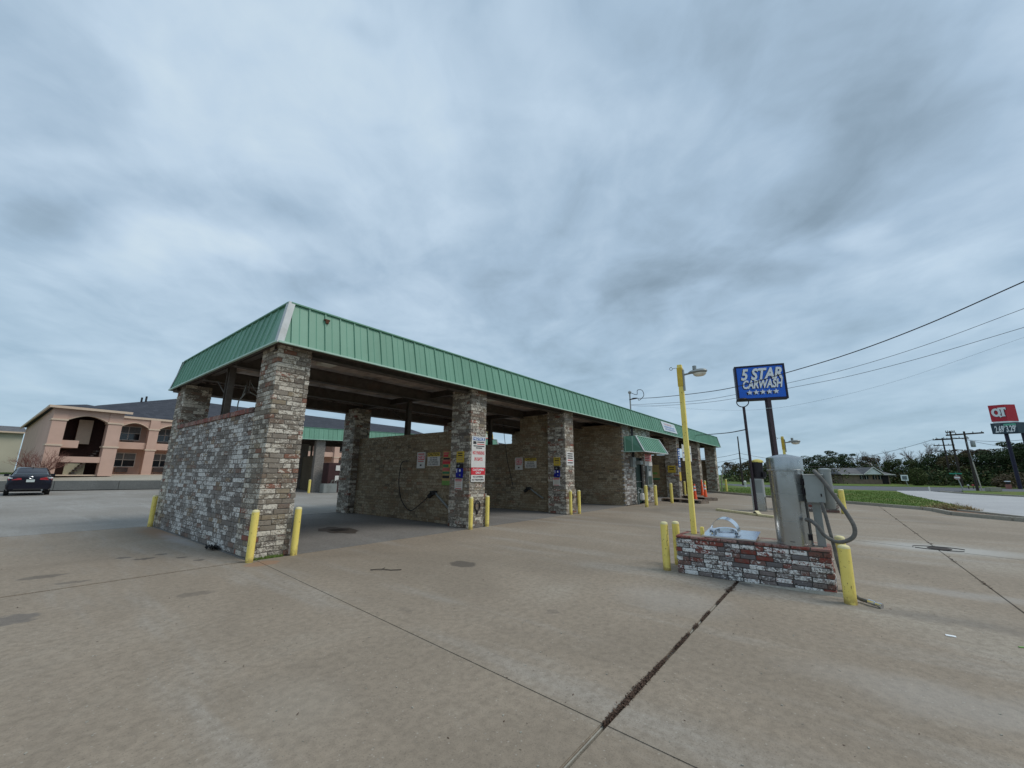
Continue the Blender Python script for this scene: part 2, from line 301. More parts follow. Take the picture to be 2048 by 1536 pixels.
def grass_mat():
    m = MT('grass_ground'); a = m.noise(.35, 6, .65, dist=.5); f = m.noise(6, 6, .7, stretch=(1, 1, 1))
    c = m.ramp(a, [(.32, (.065, .12, .026)), (.48, (.10, .165, .035)), (.62, (.19, .18, .07))]); c = m.mix(m.rng(f, .35, .7, 0, .5), c, (.055, .10, .02))
    c = m.mix(m.rng(m.noise(1.2, 6, .7, off=(6, 2, 0)), .56, .72, 0, .6), c, (.17, .14, .07)); m.bump(f, .6, .05); return m.fin(c, .95, 0, .1)
M_GRASS = grass_mat()
M_BLADE = leaf('grass_blades', (.085, .15, .028), (.13, .21, .042), (.22, .25, .08))
M_CAR = MT('dark_navy_car_paint'); M_CAR.b.inputs['Coat Weight'].default_value = .15; M_CAR = M_CAR.fin((.004, .004, .012), .22, .0, .35)
M_CGLASS = MT('car_glass').fin((.10, .13, .15), .06, .0, 1.0)
M_CLENS = MT('red_tail_lens').fin((.32, .008, .012), .15, 0, .6)
M_PLATE = plain('number_plate', (.55, .62, .60), .5)
M_LIT = plain('translucent_lamp_cover', (.75, .72, .62), .4)
M_MCY = plain('arch_yellow', (.8, .55, .04), .5)

# ------------------------------------------------------------------ mesh helpers
class MB:
    def __init__(s): s.v = []; s.f = []; s.m = []
    def add(s, vs, fs, mi=0):
        o = len(s.v); s.v += [tuple(v) for v in vs]; s.f += [tuple(i+o for i in f) for f in fs]; s.m += [mi]*len(fs); return s
    def box(s, x0, x1, y0, y1, z0, z1, mi=0):
        v = [(x0, y0, z0), (x1, y0, z0), (x1, y1, z0), (x0, y1, z0), (x0, y0, z1), (x1, y0, z1), (x1, y1, z1), (x0, y1, z1)]
        return s.add(v, [(0, 3, 2, 1), (4, 5, 6, 7), (0, 1, 5, 4), (1, 2, 6, 5), (2, 3, 7, 6), (3, 0, 4, 7)], mi)
    def obox(s, c, u, v, w, hu, hv, hw, mi=0):
        c = Vector(c); u = Vector(u).normalized()*hu; v = Vector(v).normalized()*hv; w = Vector(w).normalized()*hw
        P = [c-u-v-w, c+u-v-w, c+u+v-w, c-u+v-w, c-u-v+w, c+u-v+w, c+u+v+w, c-u+v+w]
        return s.add(P, [(0, 3, 2, 1), (4, 5, 6, 7), (0, 1, 5, 4), (1, 2, 6, 5), (2, 3, 7, 6), (3, 0, 4, 7)], mi)
    def beam(s, a, b, w, h, mi=0, up=(0, 0, 1)):
        a = Vector(a); b = Vector(b); d = b-a; up = Vector(up)
        if abs(d.normalized().dot(up)) > .99: up = Vector((1, 0, 0))
        sd = d.cross(up).normalized(); u2 = sd.cross(d).normalized()
        return s.obox((a+b)/2, d, sd, u2, d.length/2, w/2, h/2, mi)
    def tube(s, pts, r, n=8, mi=0, cap=True):
        pts = [Vector(p) for p in pts]; k = len(pts); rr = r if isinstance(r, (list, tuple)) else [r]*k
        o = len(s.v); ref = None
        for i, p in enumerate(pts):
            d = (pts[min(i+1, k-1)]-pts[max(i-1, 0)]).normalized()
            if ref is None: ref = Vector((0, 0, 1)) if abs(d.z) < .9 else Vector((1, 0, 0))
            a = d.cross(ref).normalized(); b = a.cross(d).normalized(); ref = b
            for j in range(n):
                t = 2*pi*j/n; s.v.append(tuple(p+(a*cos(t)+b*sin(t))*rr[i]))
        for i in range(k-1):
            for j in range(n):
                s.f.append((o+i*n+j, o+i*n+(j+1) % n, o+(i+1)*n+(j+1) % n, o+(i+1)*n+j)); s.m.append(mi)
        if cap:
            s.f.append(tuple(o+j for j in range(n))[::-1]); s.m.append(mi); s.f.append(tuple(o+(k-1)*n+j for j in range(n))); s.m.append(mi)
        return s
    def lathe(s, c, prof, n=24, mi=0):
        c = Vector(c); return s.tube([c+Vector((0, 0, z)) for r, z in prof], [max(r, .0005) for r, z in prof], n, mi)
    def prism(s, poly, off, mi=0):          # poly: list of 3d points (planar); off: extrusion vector
        n = len(poly); off = Vector(off); P = [Vector(p) for p in poly]; Q = [p+off for p in P]
        return s.add(P+Q, [tuple(range(n))[::-1], tuple(range(n, 2*n))]+[(i, (i+1) % n, n+(i+1) % n, n+i) for i in range(n)], mi)
    def build(s, name, mats, parent=None, smooth=False, kind=None, bevel=0.0):
        me = bpy.data.meshes.new(name); me.from_pydata(s.v, [], s.f)
        if not isinstance(mats, (list, tuple)): mats = [mats]
        for m in mats: me.materials.append(m)
        if len(mats) > 1: me.polygons.foreach_set('material_index', s.m)
        bm = bmesh.new(); bm.from_mesh(me)
        bmesh.ops.recalc_face_normals(bm, faces=bm.faces)
        if bevel: bmesh.ops.bevel(bm, geom=bm.edges, offset=bevel, segments=2, affect='EDGES')
        bm.to_mesh(me); bm.free()
        if smooth: smooth_auto(me)
        return place(me, name, parent, kind)
def smooth_auto(me, ang=40):
    me.polygons.foreach_set('use_smooth', [True]*len(me.polygons))
    try: me.set_sharp_from_angle(angle=radians(ang))
    except Exception: pass
def place(me, name, parent=None, kind=None):
    o = bpy.data.objects.new(name, me); COL.objects.link(o)
    if kind: o['kind'] = kind
    if parent is not None: attach(o, parent)
    return o
def base_mat(o):
    return Matrix.LocRotScale(o.location, o.rotation_euler, o.scale)
def world_of(o):
    m = base_mat(o)
    if o.parent is not None: m = world_of(o.parent) @ o.matrix_parent_inverse @ m
    return m
def attach(o, parent):
    o.parent = parent; o.matrix_parent_inverse = world_of(parent).inverted()
def tag(o, label, cat, group=None):
    o['label'] = label; o['category'] = cat
    if group: o['group'] = group
    return o
def thing(name, loc, label, cat, group=None, rz=0):
    o = bpy.data.objects.new(name, None); COL.objects.link(o); o.location = loc; o.rotation_euler = (0, 0, rz); o.empty_display_size = .2
    return tag(o, label, cat, group)
def dup(o, parent=None):
    c = o.copy(); COL.objects.link(c)
    if parent is not None: c.parent = parent
    for ch in [x for x in bpy.data.objects if x.parent == o and x is not c]: dup(ch, c)
    return c
def box(name, mat, b, parent=None, bevel=0, kind=None):
    return MB().box(*b).build(name, mat, parent, bevel=bevel, kind=kind)
def text(body, size, mat, parent, loc, xdir, ydir, shear=0, bold=.0, ext=.003, align='CENTER', width=None, name='lettering', flip=False):
    cu = bpy.data.curves.new('lettering', 'FONT'); cu.body = body; cu.size = size; cu.extrude = ext; cu.align_x = align; cu.align_y = 'CENTER'; cu.shear = shear; cu.offset = bold*size; cu.resolution_u = 3; cu.space_line = .95
    t = bpy.data.objects.new('t', cu); COL.objects.link(t); bpy.context.view_layer.update()
    me = bpy.data.meshes.new_from_object(t.evaluated_get(bpy.context.evaluated_depsgraph_get())); bpy.data.objects.remove(t); bpy.data.curves.remove(cu)
    if width:
        xs = [v.co.x for v in me.vertices]; w = max(xs)-min(xs)
        if w > 0:
            k = width/w
            for v in me.vertices: v.co.x *= k
    X = Vector(xdir).normalized(); Y = Vector(ydir).normalized(); Z = X.cross(Y)
    me.transform(Matrix(((X.x, Y.x, Z.x, loc[0]), (X.y, Y.y, Z.y, loc[1]), (X.z, Y.z, Z.z, loc[2]), (0, 0, 0, 1))))
    me.materials.clear(); me.materials.append(mat)
    return place(me, name, parent)

# ------------------------------------------------------------------ ground
box('terrain', M_GRASS, (-900, 1500, -1200, 1200, -.9, -.24), kind='structure')
box('joint_bed', M_JOINT, (-40, 46, -40, 60, -.2, -.055), kind='structure')
lot = bpy.data.objects.new('concrete_lot', None); COL.objects.link(lot); lot['kind'] = 'structure'
def xB(y): return 2.66+.072*y
def slab(poly, z=0.0, mat=M_CON, name='slab', th=.1, parent=None, bev=.006):
    mb = MB(); P = [Vector((x, y, z-th)) for x, y in poly]; mb.prism(P, (0, 0, th)); o = mb.build(name, mat, parent if parent is not None else lot); 
    if bev:
        bm = bmesh.new(); bm.from_mesh(o.data); bmesh.ops.bevel(bm, geom=[e for e in bm.edges if all(abs(v.co.z-z) < 1e-5 for v in e.verts)], offset=bev, segments=2, affect='EDGES'); bm.to_mesh(o.data); bm.free()
    return o
g1, g2, g3 = .017, .0016, .012
def kerbx(y):     # lot edge on the right, from the photograph
    pts = [(-40, 2), (-5.3, 22.9), (-3.7, 25.0), (-3.1, 27.8), (-.1, 31.1), (3.9, 34.7), (8, 39.2), (14, 45.5)]
    for (a, xa), (b, xb) in zip(pts, pts[1:]):
        if a <= y <= b: return xa+(xb-xa)*(y-a)/(b-a)
    return pts[-1][1]
ys = [-40, -1.55, 1.4, 8.60]
for i, (y0, y1) in enumerate(zip(ys, ys[1:])):
    a = y0+(g1 if y0 == 1.4 else .005); b = y1-(g1 if y1 == 1.4 else (.005 if y1 < 0 else .012))
    if i == 2:
        slab([(-30, a), (xB(a)-g2, a), (xB(b)-g2, b), (-30, b)])
        slab([(xB(a)+g2, a), (34-.01, a), (34-.01, b), (xB(b)+g2, b)]); slab([(34.01, a), (kerbx(a), a), (kerbx(3.9), 3.9), (kerbx(b)+1.6, b), (34.01, b)])
    elif i == 1:
        slab([(-30, a), (xB(a)-g2, a), (xB(b)-g2, b), (-30, b)]); slab([(xB(a)+g2, a), (13.2, a), (14.4, b), (xB(b)+g2, b)])
        slab([(13.23, a), (kerbx(a), a), (kerbx(-.1), -.1), (kerbx(b), b), (14.43, b)])
    else:
        slab([(-30, a), (xB(a)-g2, a), (xB(b)-g2, b), (-30, b)]); slab([(xB(a)+g2, a), (-1.0, a), (13.2, b), (xB(b)+g2, b)])
        slab([(-.96, a), (kerbx(a), a), (kerbx(-5.3), -5.3), (kerbx(-3.7), -3.7), (kerbx(-3.1), -3.1), (kerbx(b), b), (13.23, b)])
slab([(-30, 8.64), (3.16, 8.64), (3.16, 16.08), (-30, 16.08)])
slab([(-30, 16.11), (46, 16.11), (46, 29.9), (-30, 29.9)], mat=M_CON2); slab([(-30, 29.93), (46, 29.93), (46, 42), (-30, 52)], mat=M_CON2)
slab([(42.9, 8.64), (46, 8.64), (46, 16.08), (42.9, 16.08)])
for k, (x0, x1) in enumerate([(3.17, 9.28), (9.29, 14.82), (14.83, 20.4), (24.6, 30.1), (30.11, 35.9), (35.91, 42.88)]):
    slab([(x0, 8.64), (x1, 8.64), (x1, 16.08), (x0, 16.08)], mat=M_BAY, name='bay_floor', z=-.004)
# grass verge with the driveway road beyond it
def sheet(name, poly, z, mat, th=.12, kind='structure'):
    o = MB().prism([(x, y, z-th) for x, y in poly], (0, 0, th)).build(name, mat, kind=kind); return o
kl = [(45.6, 14), (39.3, 8), (34.8, 3.9), (31.2, -.1), (27.9, -3.1)]
sheet('grass_verge', [(46.2, 14), (39.6, 7.9), (35.1, 3.9), (31.5, -.2), (28.4, -3.25), (29.6, -5.0), (38, -4.75), (47, -4.4), (58, -4.6), (60, .3), (62, 10), (76, 17), (60, 26), (46.2, 26)], .05, M_GRASS, .3)
sheet('grass_verge', [(-40, 140), (46, 140), (300, 140), (300, 14), (110, 10), (80, 17), (62, 26.5), (46.1, 26.5), (46.1, 60), (-40, 60)], -.05, M_GRASS, .2)
sheet('driveway_road', [(60.5, -4.9), (58, -4.55), (47, -4.35), (38, -4.7), (29.6, -4.95), (25.5, -5.15), (20, -9), (10, -18), (16, -30), (30, -22), (48.5, -12.4), (54.7, -8.7), (62.3, -7.4)], .012, M_FARCON, .2)
sheet('asphalt_road', [(57.6, 26), (62.3, 12), (60.2, .4), (60.8, -5.5), (62.4, -8), (66, -30), (78, -30), (84.5, -14), (81, 0), (77, 10), (70, 26)], .0, M_ASPH, .2)
sheet('asphalt_road', [(77.5, 11), (79, 20), (140, 40), (140, 30)], .006, M_FARCON, .2)
sheet('grass_verge', [(66, -10.5), (56, -9.1), (49.5, -12.5), (31, -22), (16, -31), (60, -60), (160, -60), (160, -8), (86, -14), (78, -30), (66.2, -30)], .05, M_GRASS, .25)
sheet('grass_verge', [(85, -14), (160, -8), (160, 39), (79.2, 19.5), (78, 10), (81.3, 0)], .02, M_GRASS, .25)
# kerbs
def kerb(pts, w=.18, h=.14, name='kerb'):
    k = bpy.data.objects.new(name, None); COL.objects.link(k); k['kind'] = 'structure'; k.location = (*pts[0], 0)
    for (a, b) in zip(pts, pts[1:]):
        a = Vector((*a, 0)); b = Vector((*b, 0)); n = max(1, int((b-a).length/3.2))
        for i in range(n):
            p = a.lerp(b, i/n); q = a.lerp(b, (i+1)/n); d = (q-p).normalized()*.008
            MB().beam(p+d+Vector((0, 0, h/2-.05)), q-d+Vector((0, 0, h/2-.05)), w, h+.1).build('kerb_stone', M_KERB, k, bevel=.02)
kerb(kl)
kerb([(27.9, -3.1), (27.2, -3.35), (25.1, -3.6), (23.5, -4.9), (21.5, -7.2)])
kerb([(28.9, -3.55), (27.4, -4.2), (26, -4.75), (24.2, -5.45)], .16, .13)
kerb([(49.5, -12.35), (54.9, -8.9), (60, -8.1)], .2, .12)
# soil bed and dead grass clump between the kerbs
sheet('soil_bed', [(28.3, -3.4), (27.3, -3.55), (25.2, -3.75), (23.8, -5.0), (24.2, -5.35), (26, -4.65), (27.4, -4.1)], .06, plain('bare_soil', (.20, .12, .075), .95, var=.4, scale=8), .15)

# ------------------------------------------------------------------ bricks
LEN, CH = .285, .098
def face_bricks(out, host, mat, p0, u, n, L, z0, z1, ext=0, ch=CH, ln=LEN, joint=.011, off0=0, depth=.09):
    u = Vector(u); n = Vector(n); p0 = Vector(p0); nc = int(round((z1-z0)/ch)); ch = (z1-z0)/nc
    for c in range(nc):
        e = c % 2 == ext
        a, b = (0, L) if e else (depth, L-depth)
        if ext < 0: a, b = 0, L; e = c % 2
        s = a - (0 if e else ln*.5*(1 if ext < 0 else 0))
        if ext >= 0 and not e: s = a
        while s < b-.02:
            l = ln*random.choice([1, 1, 1, .97, 1.03]);
            if random.random() < .12: l *= .5
            e0 = max(s, a); e1 = min(s+l, b)
            if b-e1 < .06: e1 = b
            if e1-e0 > .03:
                out.append((host, mat, p0+u*((e0+e1)/2)+Vector((0, 0, z0+(c+.5)*ch)), u, n, e1-e0-joint, ch-joint, depth))
            s = e1 if e1 == b else s+l
BR_CACHE = {}
def brick_mesh(L, h, d, mat, key):
    k = (round(L/.02), round(h, 3), mat.name, d, key)
    if k not in BR_CACHE:
        L = round(L/.02)*.02; bm = bmesh.new(); bmesh.ops.create_cube(bm, size=1)
        rnd = random.Random(str(k))
        for v in bm.verts: v.co = Vector((v.co.x*L, v.co.y*d, v.co.z*h))+Vector((rnd.uniform(-.003, .003), rnd.uniform(-.003, .003), rnd.uniform(-.002, .002)))
        bmesh.ops.bevel(bm, geom=bm.edges, offset=.007, segments=1, affect='EDGES')
        me = bpy.data.meshes.new('brick'); bm.to_mesh(me); bm.free(); me.materials.append(mat); BR_CACHE[k] = me
    return BR_CACHE[k]
def emit_bricks(bricks, limit, score=None):
    sc = lambda b: (b[2]-Vector((0, 0, 1.6))).length
    vis = [b for b in bricks if (Vector((0, 0, 1.6))-b[2]).dot(b[4]) > 0 and (score is None or score(b))]
    vis.sort(key=sc); single = set(id(b) for b in vis[:limit]); groups = {}
    for b in bricks:
        host, mat, c, u, n, L, h, d = b
        out = random.uniform(-.004, .005)
        if id(b) in single:
            me = brick_mesh(L, h, d, mat, random.randrange(4)); o = bpy.data.objects.new('brick', me); COL.objects.link(o)
            o.location = c-n*(d/2-out); o.rotation_euler = (0, 0, math.atan2(u.y, u.x)+random.uniform(-.006, .006)); attach(o, host)
        else:
            mb = groups.setdefault((host.name, mat.name), (MB(), host, mat))[0]
            mb.obox(c-n*(d/2-out), u, n, (0, 0, 1), L/2, d/2, h/2)
    for (mb, host, mat) in groups.values(): mb.build('brickwork', mat, host, kind='stuff')

# ------------------------------------------------------------------ the car wash (built once in full, once plainer for the block behind)
def panel_mesh(w, slope, rib=.028):
    prof = [(0, 0), (.010, -rib), (.034, -rib), (.046, 0), (w*.5-.01, 0), (w*.5, -.006), (w*.5+.01, 0), (w, 0)]
    me = bpy.data.meshes.new('fascia_panel'); v = []
    for x, o in prof: v += [(x, o, 0), (x, o, slope)]
    n = len(prof); f = [(2*i, 2*i+2, 2*i+3, 2*i+1) for i in range(n-1)]
    me.from_pydata(v, [], f); me.materials.append(M_GRN); return me
ZB, ZT, INS = 4.15, 5.08, .21
def carwash(root, px, x_end, full=True, room=None, hood=True, mats=(M_BRK, M_BRKW, M_BRKIN)):
    X0, X1, Y0, Y1 = 3.07, x_end, 8.40, 16.50
    bricks = []
    def pillar(x0, x1, y0, y1, z0=0, z1=4.2, lit=True, ch=CH):
        h = MB().box(x0+.017, x1-.017, y0+.017, y1-.017, z0, z1).build('pillar', M_MORT, root)
        if full:
            m = mats[0]; mi = m
            face_bricks(bricks, h, m, (x0, y0, 0), (1, 0, 0), (0, -1, 0), x1-x0, z0, z1, 0)
            face_bricks(bricks, h, m, (x0, y1, 0), (0, -1, 0), (-1, 0, 0), y1-y0, z0, z1, 1)
            face_bricks(bricks, h, m, (x1, y0, 0), (0, 1, 0), (1, 0, 0), y1-y0, z0, z1, 1)
            face_bricks(bricks, h, m, (x1, y1, 0), (-1, 0, 0), (0, 1, 0), x1-x0, z0, z1, 0)
        return h
    def wall(x0, x1, y0, y1, z1, outer=0):
        """a wall running along Y; outer=-1: its -X face is the outside"""
        h = MB().box(x0+.017, x1-.017, y0-.02, y1+.02, 0, z1-.004).build('wall', M_MORT if outer else M_MORTIN, root)
        if full:
            face_bricks(bricks, h, mats[1] if outer < 0 else mats[2], (x0, y1, 0), (0, -1, 0), (-1, 0, 0), y1-y0, 0, z1, -1)
            face_bricks(bricks, h, mats[1] if outer > 0 else mats[2], (x1, y0, 0), (0, 1, 0), (1, 0, 0), y1-y0, 0, z1, -1)
        return h
    def coping(x0, x1, y0, y1, z):
        n = int((y1-y0)/.105)
        for i in range(n):
            y = y0+(i+.5)*(y1-y0)/n
            me = brick_mesh(.092, .11, x1-x0+.03, M_COPE, i % 4); o = bpy.data.objects.new('coping_brick', me); COL.objects.link(o)
            o.location = ((x0+x1)/2, y, z+.055+random.uniform(-.004, .004)); o.rotation_euler = (0, 0, pi/2+random.uniform(-.02, .02)); attach(o, root)
    skip = lambda x: room and room[0]-.2 <= x < room[1]
    for i, (x0, x1) in enumerate(px):
        if skip(x0): continue
        if full and i in (1, 2): pillar(x0-.01, x1+.09, 8.69, 9.56, 0, .97); pillar(x0, x1, 8.7, 9.56, .97, 4.2)
        else: pillar(x0, x1, 8.7, 9.56)
        pillar(x0, x1, 15.35, 16.2)
        first, last = i == 0, i == len(px)-1
        if first: wx0, wx1 = x0, x0+.24
        elif last: wx0, wx1 = x1-.24, x1
        else: wx0, wx1 = x0+.27, x0+.51
        if full and i == 2:      # third wall: tall brick near the front, lower behind
            wall(wx0, wx1, 9.56, 11.25, 4.15); wall(wx0, wx1, 11.25, 15.35, 2.95); 
        elif first:
            wall(wx0, wx1, 9.56, 15.35, 2.83, -1); 
            if full: coping(wx0-.02, wx1+.02, 9.58, 15.33, 2.83)
        else: wall(wx0, wx1, 9.56, 15.35, 2.95, 1 if last else 0)
    if room:
        rx0, rx1 = room
        h = MB().box(rx0+.014, rx0+.24, 8.714, 16.18, 0, 4.2).build('wall', M_MORTIN, root)
        face_bricks(bricks, h, mats[2], (rx0, 16.2, 0), (0, -1, 0), (-1, 0, 0), 7.5, 0, 4.2, 1)
        h = MB().box(rx1-.24, rx1-.014, 8.714, 16.18, 0, 4.2).build('wall', M_MORTIN, root)
        face_bricks(bricks, h, mats[2], (rx1, 8.7, 0), (0, 1, 0), (1, 0, 0), 7.5, 0, 4.2, 1)
        h = MB().box(rx0+.24, rx1-.24, 15.95, 16.18, 0, 4.2).build('wall', M_MORT, root)
        dx0, dx1, dz = 22.05, 23.2, 2.5
        h = MB().box(rx0+.24, dx0, 8.714, 8.95, 0, 4.2).box(dx1, rx1-.24, 8.714, 8.95, 0, 4.2).box(dx0, dx1, 8.714, 8.95, dz, 4.2).build('wall', M_MORT, root)
        face_bricks(bricks, h, mats[1], (rx0, 8.7, 0), (1, 0, 0), (0, -1, 0), dx0-rx0, 0, 4.2, 0)
        face_bricks(bricks, h, mats[1], (dx1, 8.7, 0), (1, 0, 0), (0, -1, 0), rx1-dx1, 0, 4.2, 0)
        face_bricks(bricks, h, mats[0], (dx0, 8.7, dz-2.5+0), (1, 0, 0), (0, -1, 0), dx1-dx0, dz, 4.2, -1)
        d = MB().box(dx0+.05, dx1-.05, 8.86, 8.90, .02, dz-.05).build('door', plain('dark_green_door', (.012, .035, .025), .5), root)
        box('push_bar', M_SS, (dx0+.1, dx1-.1, 8.80, 8.85, 1.15, 1.19), d)
        MB().box(dx0, dx0+.05, 8.8, 8.93, 0, dz).box(dx1-.05, dx1, 8.8, 8.93, 0, dz).box(dx0+.05, dx1-.05, 8.8, 8.93, dz-.05, dz).build('door_frame', M_BLK, root)
    if full:
        emit_bricks(bricks, 298, lambda b: b[2].x < 4 and b[4].x < .5 and b[4].y < .5)
    # fascia: separate upright steel panels with standing ribs
    dz = ZT-ZB; slope = sqrt(dz*dz+INS*INS); tilt = math.atan2(INS, dz)
    w = .356
    me = panel_mesh(w, slope)
    def side(a, b, ang, nsingle):
        a = Vector(a); b = Vector(b); d = (b-a); L = d.length; d.normalize(); s = .23; stuff = MB(); k = 0
        nrm = Vector((cos(ang-pi/2), sin(ang-pi/2), 0))
        rot = Euler((-tilt, 0, 0)).to_matrix().to_4x4()
        while s+w < L-.12:
            Mx = Matrix.Translation(a+d*s) @ Matrix.Rotation(ang, 4, 'Z') @ rot
            if k < nsingle:
                o = bpy.data.objects.new('fascia_panel', me); COL.objects.link(o); o.location, q, _ = Mx.decompose(); e_ = q.to_euler(); e_.x += random.uniform(-.006, .006); e_.z += random.uniform(-.004, .004); o.rotation_euler = e_; attach(o, root)
            else:
                stuff.add([Mx @ v.co for v in me.vertices], [tuple(p.vertices) for p in me.polygons])
            s += w; k += 1
        if stuff.v: stuff.build('fascia_cladding', M_GRN, root, kind='stuff')
        # remaining strips at the two ends, the backing, the trims
        mb = MB()
        for s0, s1, t0, t1 in ((0, .24, .23, .24), (s-.002, L, s-.002, L-.21)):
            def Q(x, t): return a+d*x+Vector((0, 0, dz*t))-nrm*INS*t
            mb.add([Q(s0, 0), Q(s1, 0), Q(t1, 1), Q(t0, 1)], [(0, 1, 2, 3)])
        mb.build('fascia_end_strip', M_GRN, root)
        p = lambda x, t, o=0: a+d*x+Vector((0, 0, dz*t))-nrm*(INS*t-o)
        MB().add([p(.02, 0, -.05), p(L-.02, 0, -.05), p(L-.24, 1, -.05), p(.24, 1, -.05)], [(0, 1, 2, 3)]).build('fascia_backing', M_BEAM, root)
        MB().beam(p(.0, 0, .022)+Vector((0, 0, -.012)), p(L, 0, .022)+Vector((0, 0, -.012)), .05, .035).build('lower_trim', M_GRNTRIM, root)
        MB().beam(p(.22, 1, .012)+Vector((0, 0, .012)), p(L-.22, 1, .012)+Vector((0, 0, .012)), .07, .03).build('upper_trim', M_GRN, root)
    side((X0, Y0, ZB), (X1, Y0, ZB), 0, 130 if full else 100)
    side((X0, Y1, ZB), (X0, Y0, ZB), -pi/2, 40)
    side((X1, Y0, ZB), (X1, Y1, ZB), pi/2, 0)
    side((X1, Y1, ZB), (X0, Y1, ZB), pi, 0)
    # corner flashings
    for (cx, cy, sx, sy) in ((X0, Y0, 1, 1), (X1, Y0, -1, 1), (X0, Y1, 1, -1), (X1, Y1, -1, -1)):
        b = Vector((cx-sx*.036, cy-sy*.036, ZB-.03)); t = Vector((cx+sx*(INS-.036), cy+sy*(INS-.036), ZT+.03)); wd = .13
        ax, ay = Vector((sx*wd, 0, 0)), Vector((0, sy*wd, 0))
        MB().add([b, b+ax, t+ax, t, b+ay, t+ay], [(0, 1, 2, 3), (0, 3, 5, 4)]).build('corner_flashing', M_FLASH, root)
    # roof sheet, deck panels seen from below, steel beams, posts
    MB().box(X0+.3, X1-.3, Y0+.3, Y1-.3, 4.62, 4.66).build('roof_sheet', M_DECK, root)
    n = int((X1-X0-.4)/.62); wd = (X1-X0-.4)/n
    def deck():
        prof = [(0, 0), (.02, 0), (.05, -.045), (.10, -.045), (.13, 0), (wd*.5, 0), (wd*.5+.02, -.014), (wd*.5+.05, -.014), (wd*.5+.07, 0), (wd, 0)]
        m2 = bpy.data.meshes.new('deck_panel'); v = []
        for x, z in prof: v += [(x, 0, z), (x, Y1-Y0-.4, z)]
        m2.from_pydata(v, [], [(2*i, 2*i+1, 2*i+3, 2*i+2) for i in range(len(prof)-1)]); m2.materials.append(M_DECK); return m2
    dm = deck()
    for i in range(n):
        o = bpy.data.objects.new('deck_panel', dm); COL.objects.link(o); o.location = (X0+.2+i*wd, Y0+.2, 4.5+random.uniform(-.004, .004)); attach(o, root)
    def ibeam(a, b, w, h, name='roof_beam'):
        a = Vector(a); b = Vector(b); mb = MB(); mb.beam(a+Vector((0, 0, h/2-.01)), b+Vector((0, 0, h/2-.01)), w, .02); mb.beam(a-Vector((0, 0, h/2-.01)), b-Vector((0, 0, h/2-.01)), w, .02); mb.beam(a, b, .02, h-.04)
        return mb.build(name, M_BEAM, root)
    ibeam((X0+.12, 8.86, 4.24), (X1-.12, 8.86, 4.24), .2, .36); ibeam((X0+.12, 11.1, 4.24), (X1-.12, 11.1, 4.24), .18, .34); ibeam((X0+.12, 13.5, 4.24), (X1-.12, 13.5, 4.24), .18, .34)
    MB().box(X0+.06, X1-.06, 15.95, 16.4, 4.06, 4.42).build('rear_header', M_BEAM, root)
    MB().box(X0+.02, X1-.02, 8.42, 8.76, 4.17, 4.20).build('soffit', M_BEAM, root)
    MB().box(X0+.02, 3.20, 8.76, 16.4, 4.165, 4.2).build('soffit', M_BEAM, root)
    for i, (x0, x1) in enumerate(px):
        if skip(x0): continue
        cx = x0+.13 if i == 0 else (x1-.13 if i == len(px)-1 else x0+.39)
        if full and i == 2: cy = 13.2
        else: cy = 11.85 if i == 0 else 12.35
        z0 = 2.94
        ibeam((cx, 9.4, 4.14 if 0 else 4.30), (cx, 15.5, 4.30), .14, .2, 'cross_beam')
        MB().box(cx-.07, cx+.07, cy-.1, cy-.08, z0, 4.2).box(cx-.07, cx+.07, cy+.08, cy+.1, z0, 4.2).box(cx-.01, cx+.01, cy-.08, cy+.08, z0, 4.2).build('steel_post', M_BEAM, root)
        if full and i < 3: MB().tube([(cx, cy+.1, 3.45), (cx, cy+1.0, 3.98)], .018, 6).build('brace', M_BEAM, root)
    if full:
        for (x, y) in ((5.0, 10.0), (11.5, 10.0), (17.3, 10.0)):
            MB().box(x-.2, x+.2, y-.45, y+.45, 4.36, 4.43).build('ceiling_light', M_LIT, root, bevel=.01)
    return root
PX = [(3.22, 3.9), (8.93, 9.64), (14.55, 15.26), (29.85, 30.5), (35.65, 36.4), (41.5, 42.3)]
cw = thing('car_wash', (3.22, 8.7, 0), 'brick self-service car wash with open bays and green ribbed metal fascia', 'car wash')
carwash(cw, PX, 42.95, True, room=(20.42, 24.7))
cw2 = thing('car_wash', (3.22, 8.7, 0), 'second green-roofed car wash block standing behind the near one', 'car wash')
M_BP = brick_mat('blue_grey_brick', [(0, (.20, .24, .25)), (.5, (.17, .20, .21)), (.8, (.26, .30, .31))], (.42, .46, .47), .7, None, 0)
carwash(cw2, [(3.22, 3.9), (8.93, 9.64), (14.55, 15.26), (20.25, 20.95), (25.9, 26.6)], 26.9, False)
A2 = radians(-14.6); off = Matrix.Rotation(A2, 4, 'Z') @ Vector((.15, .30, 0)); cw2.rotation_euler = (0, 0, A2); cw2.location = (10.1+off.x, 33.95+off.y, 0)

t = MB().box(4.02, 4.09, 8.50, 8.56, 4.84, 4.93).box(4.0, 4.12, 8.515, 8.57, 4.91, 4.94).build('rusty_bracket', plain('rusted_iron', (.10, .04, .02), .9), cw)  # small dark boxes standing for a rust hole in the fascia
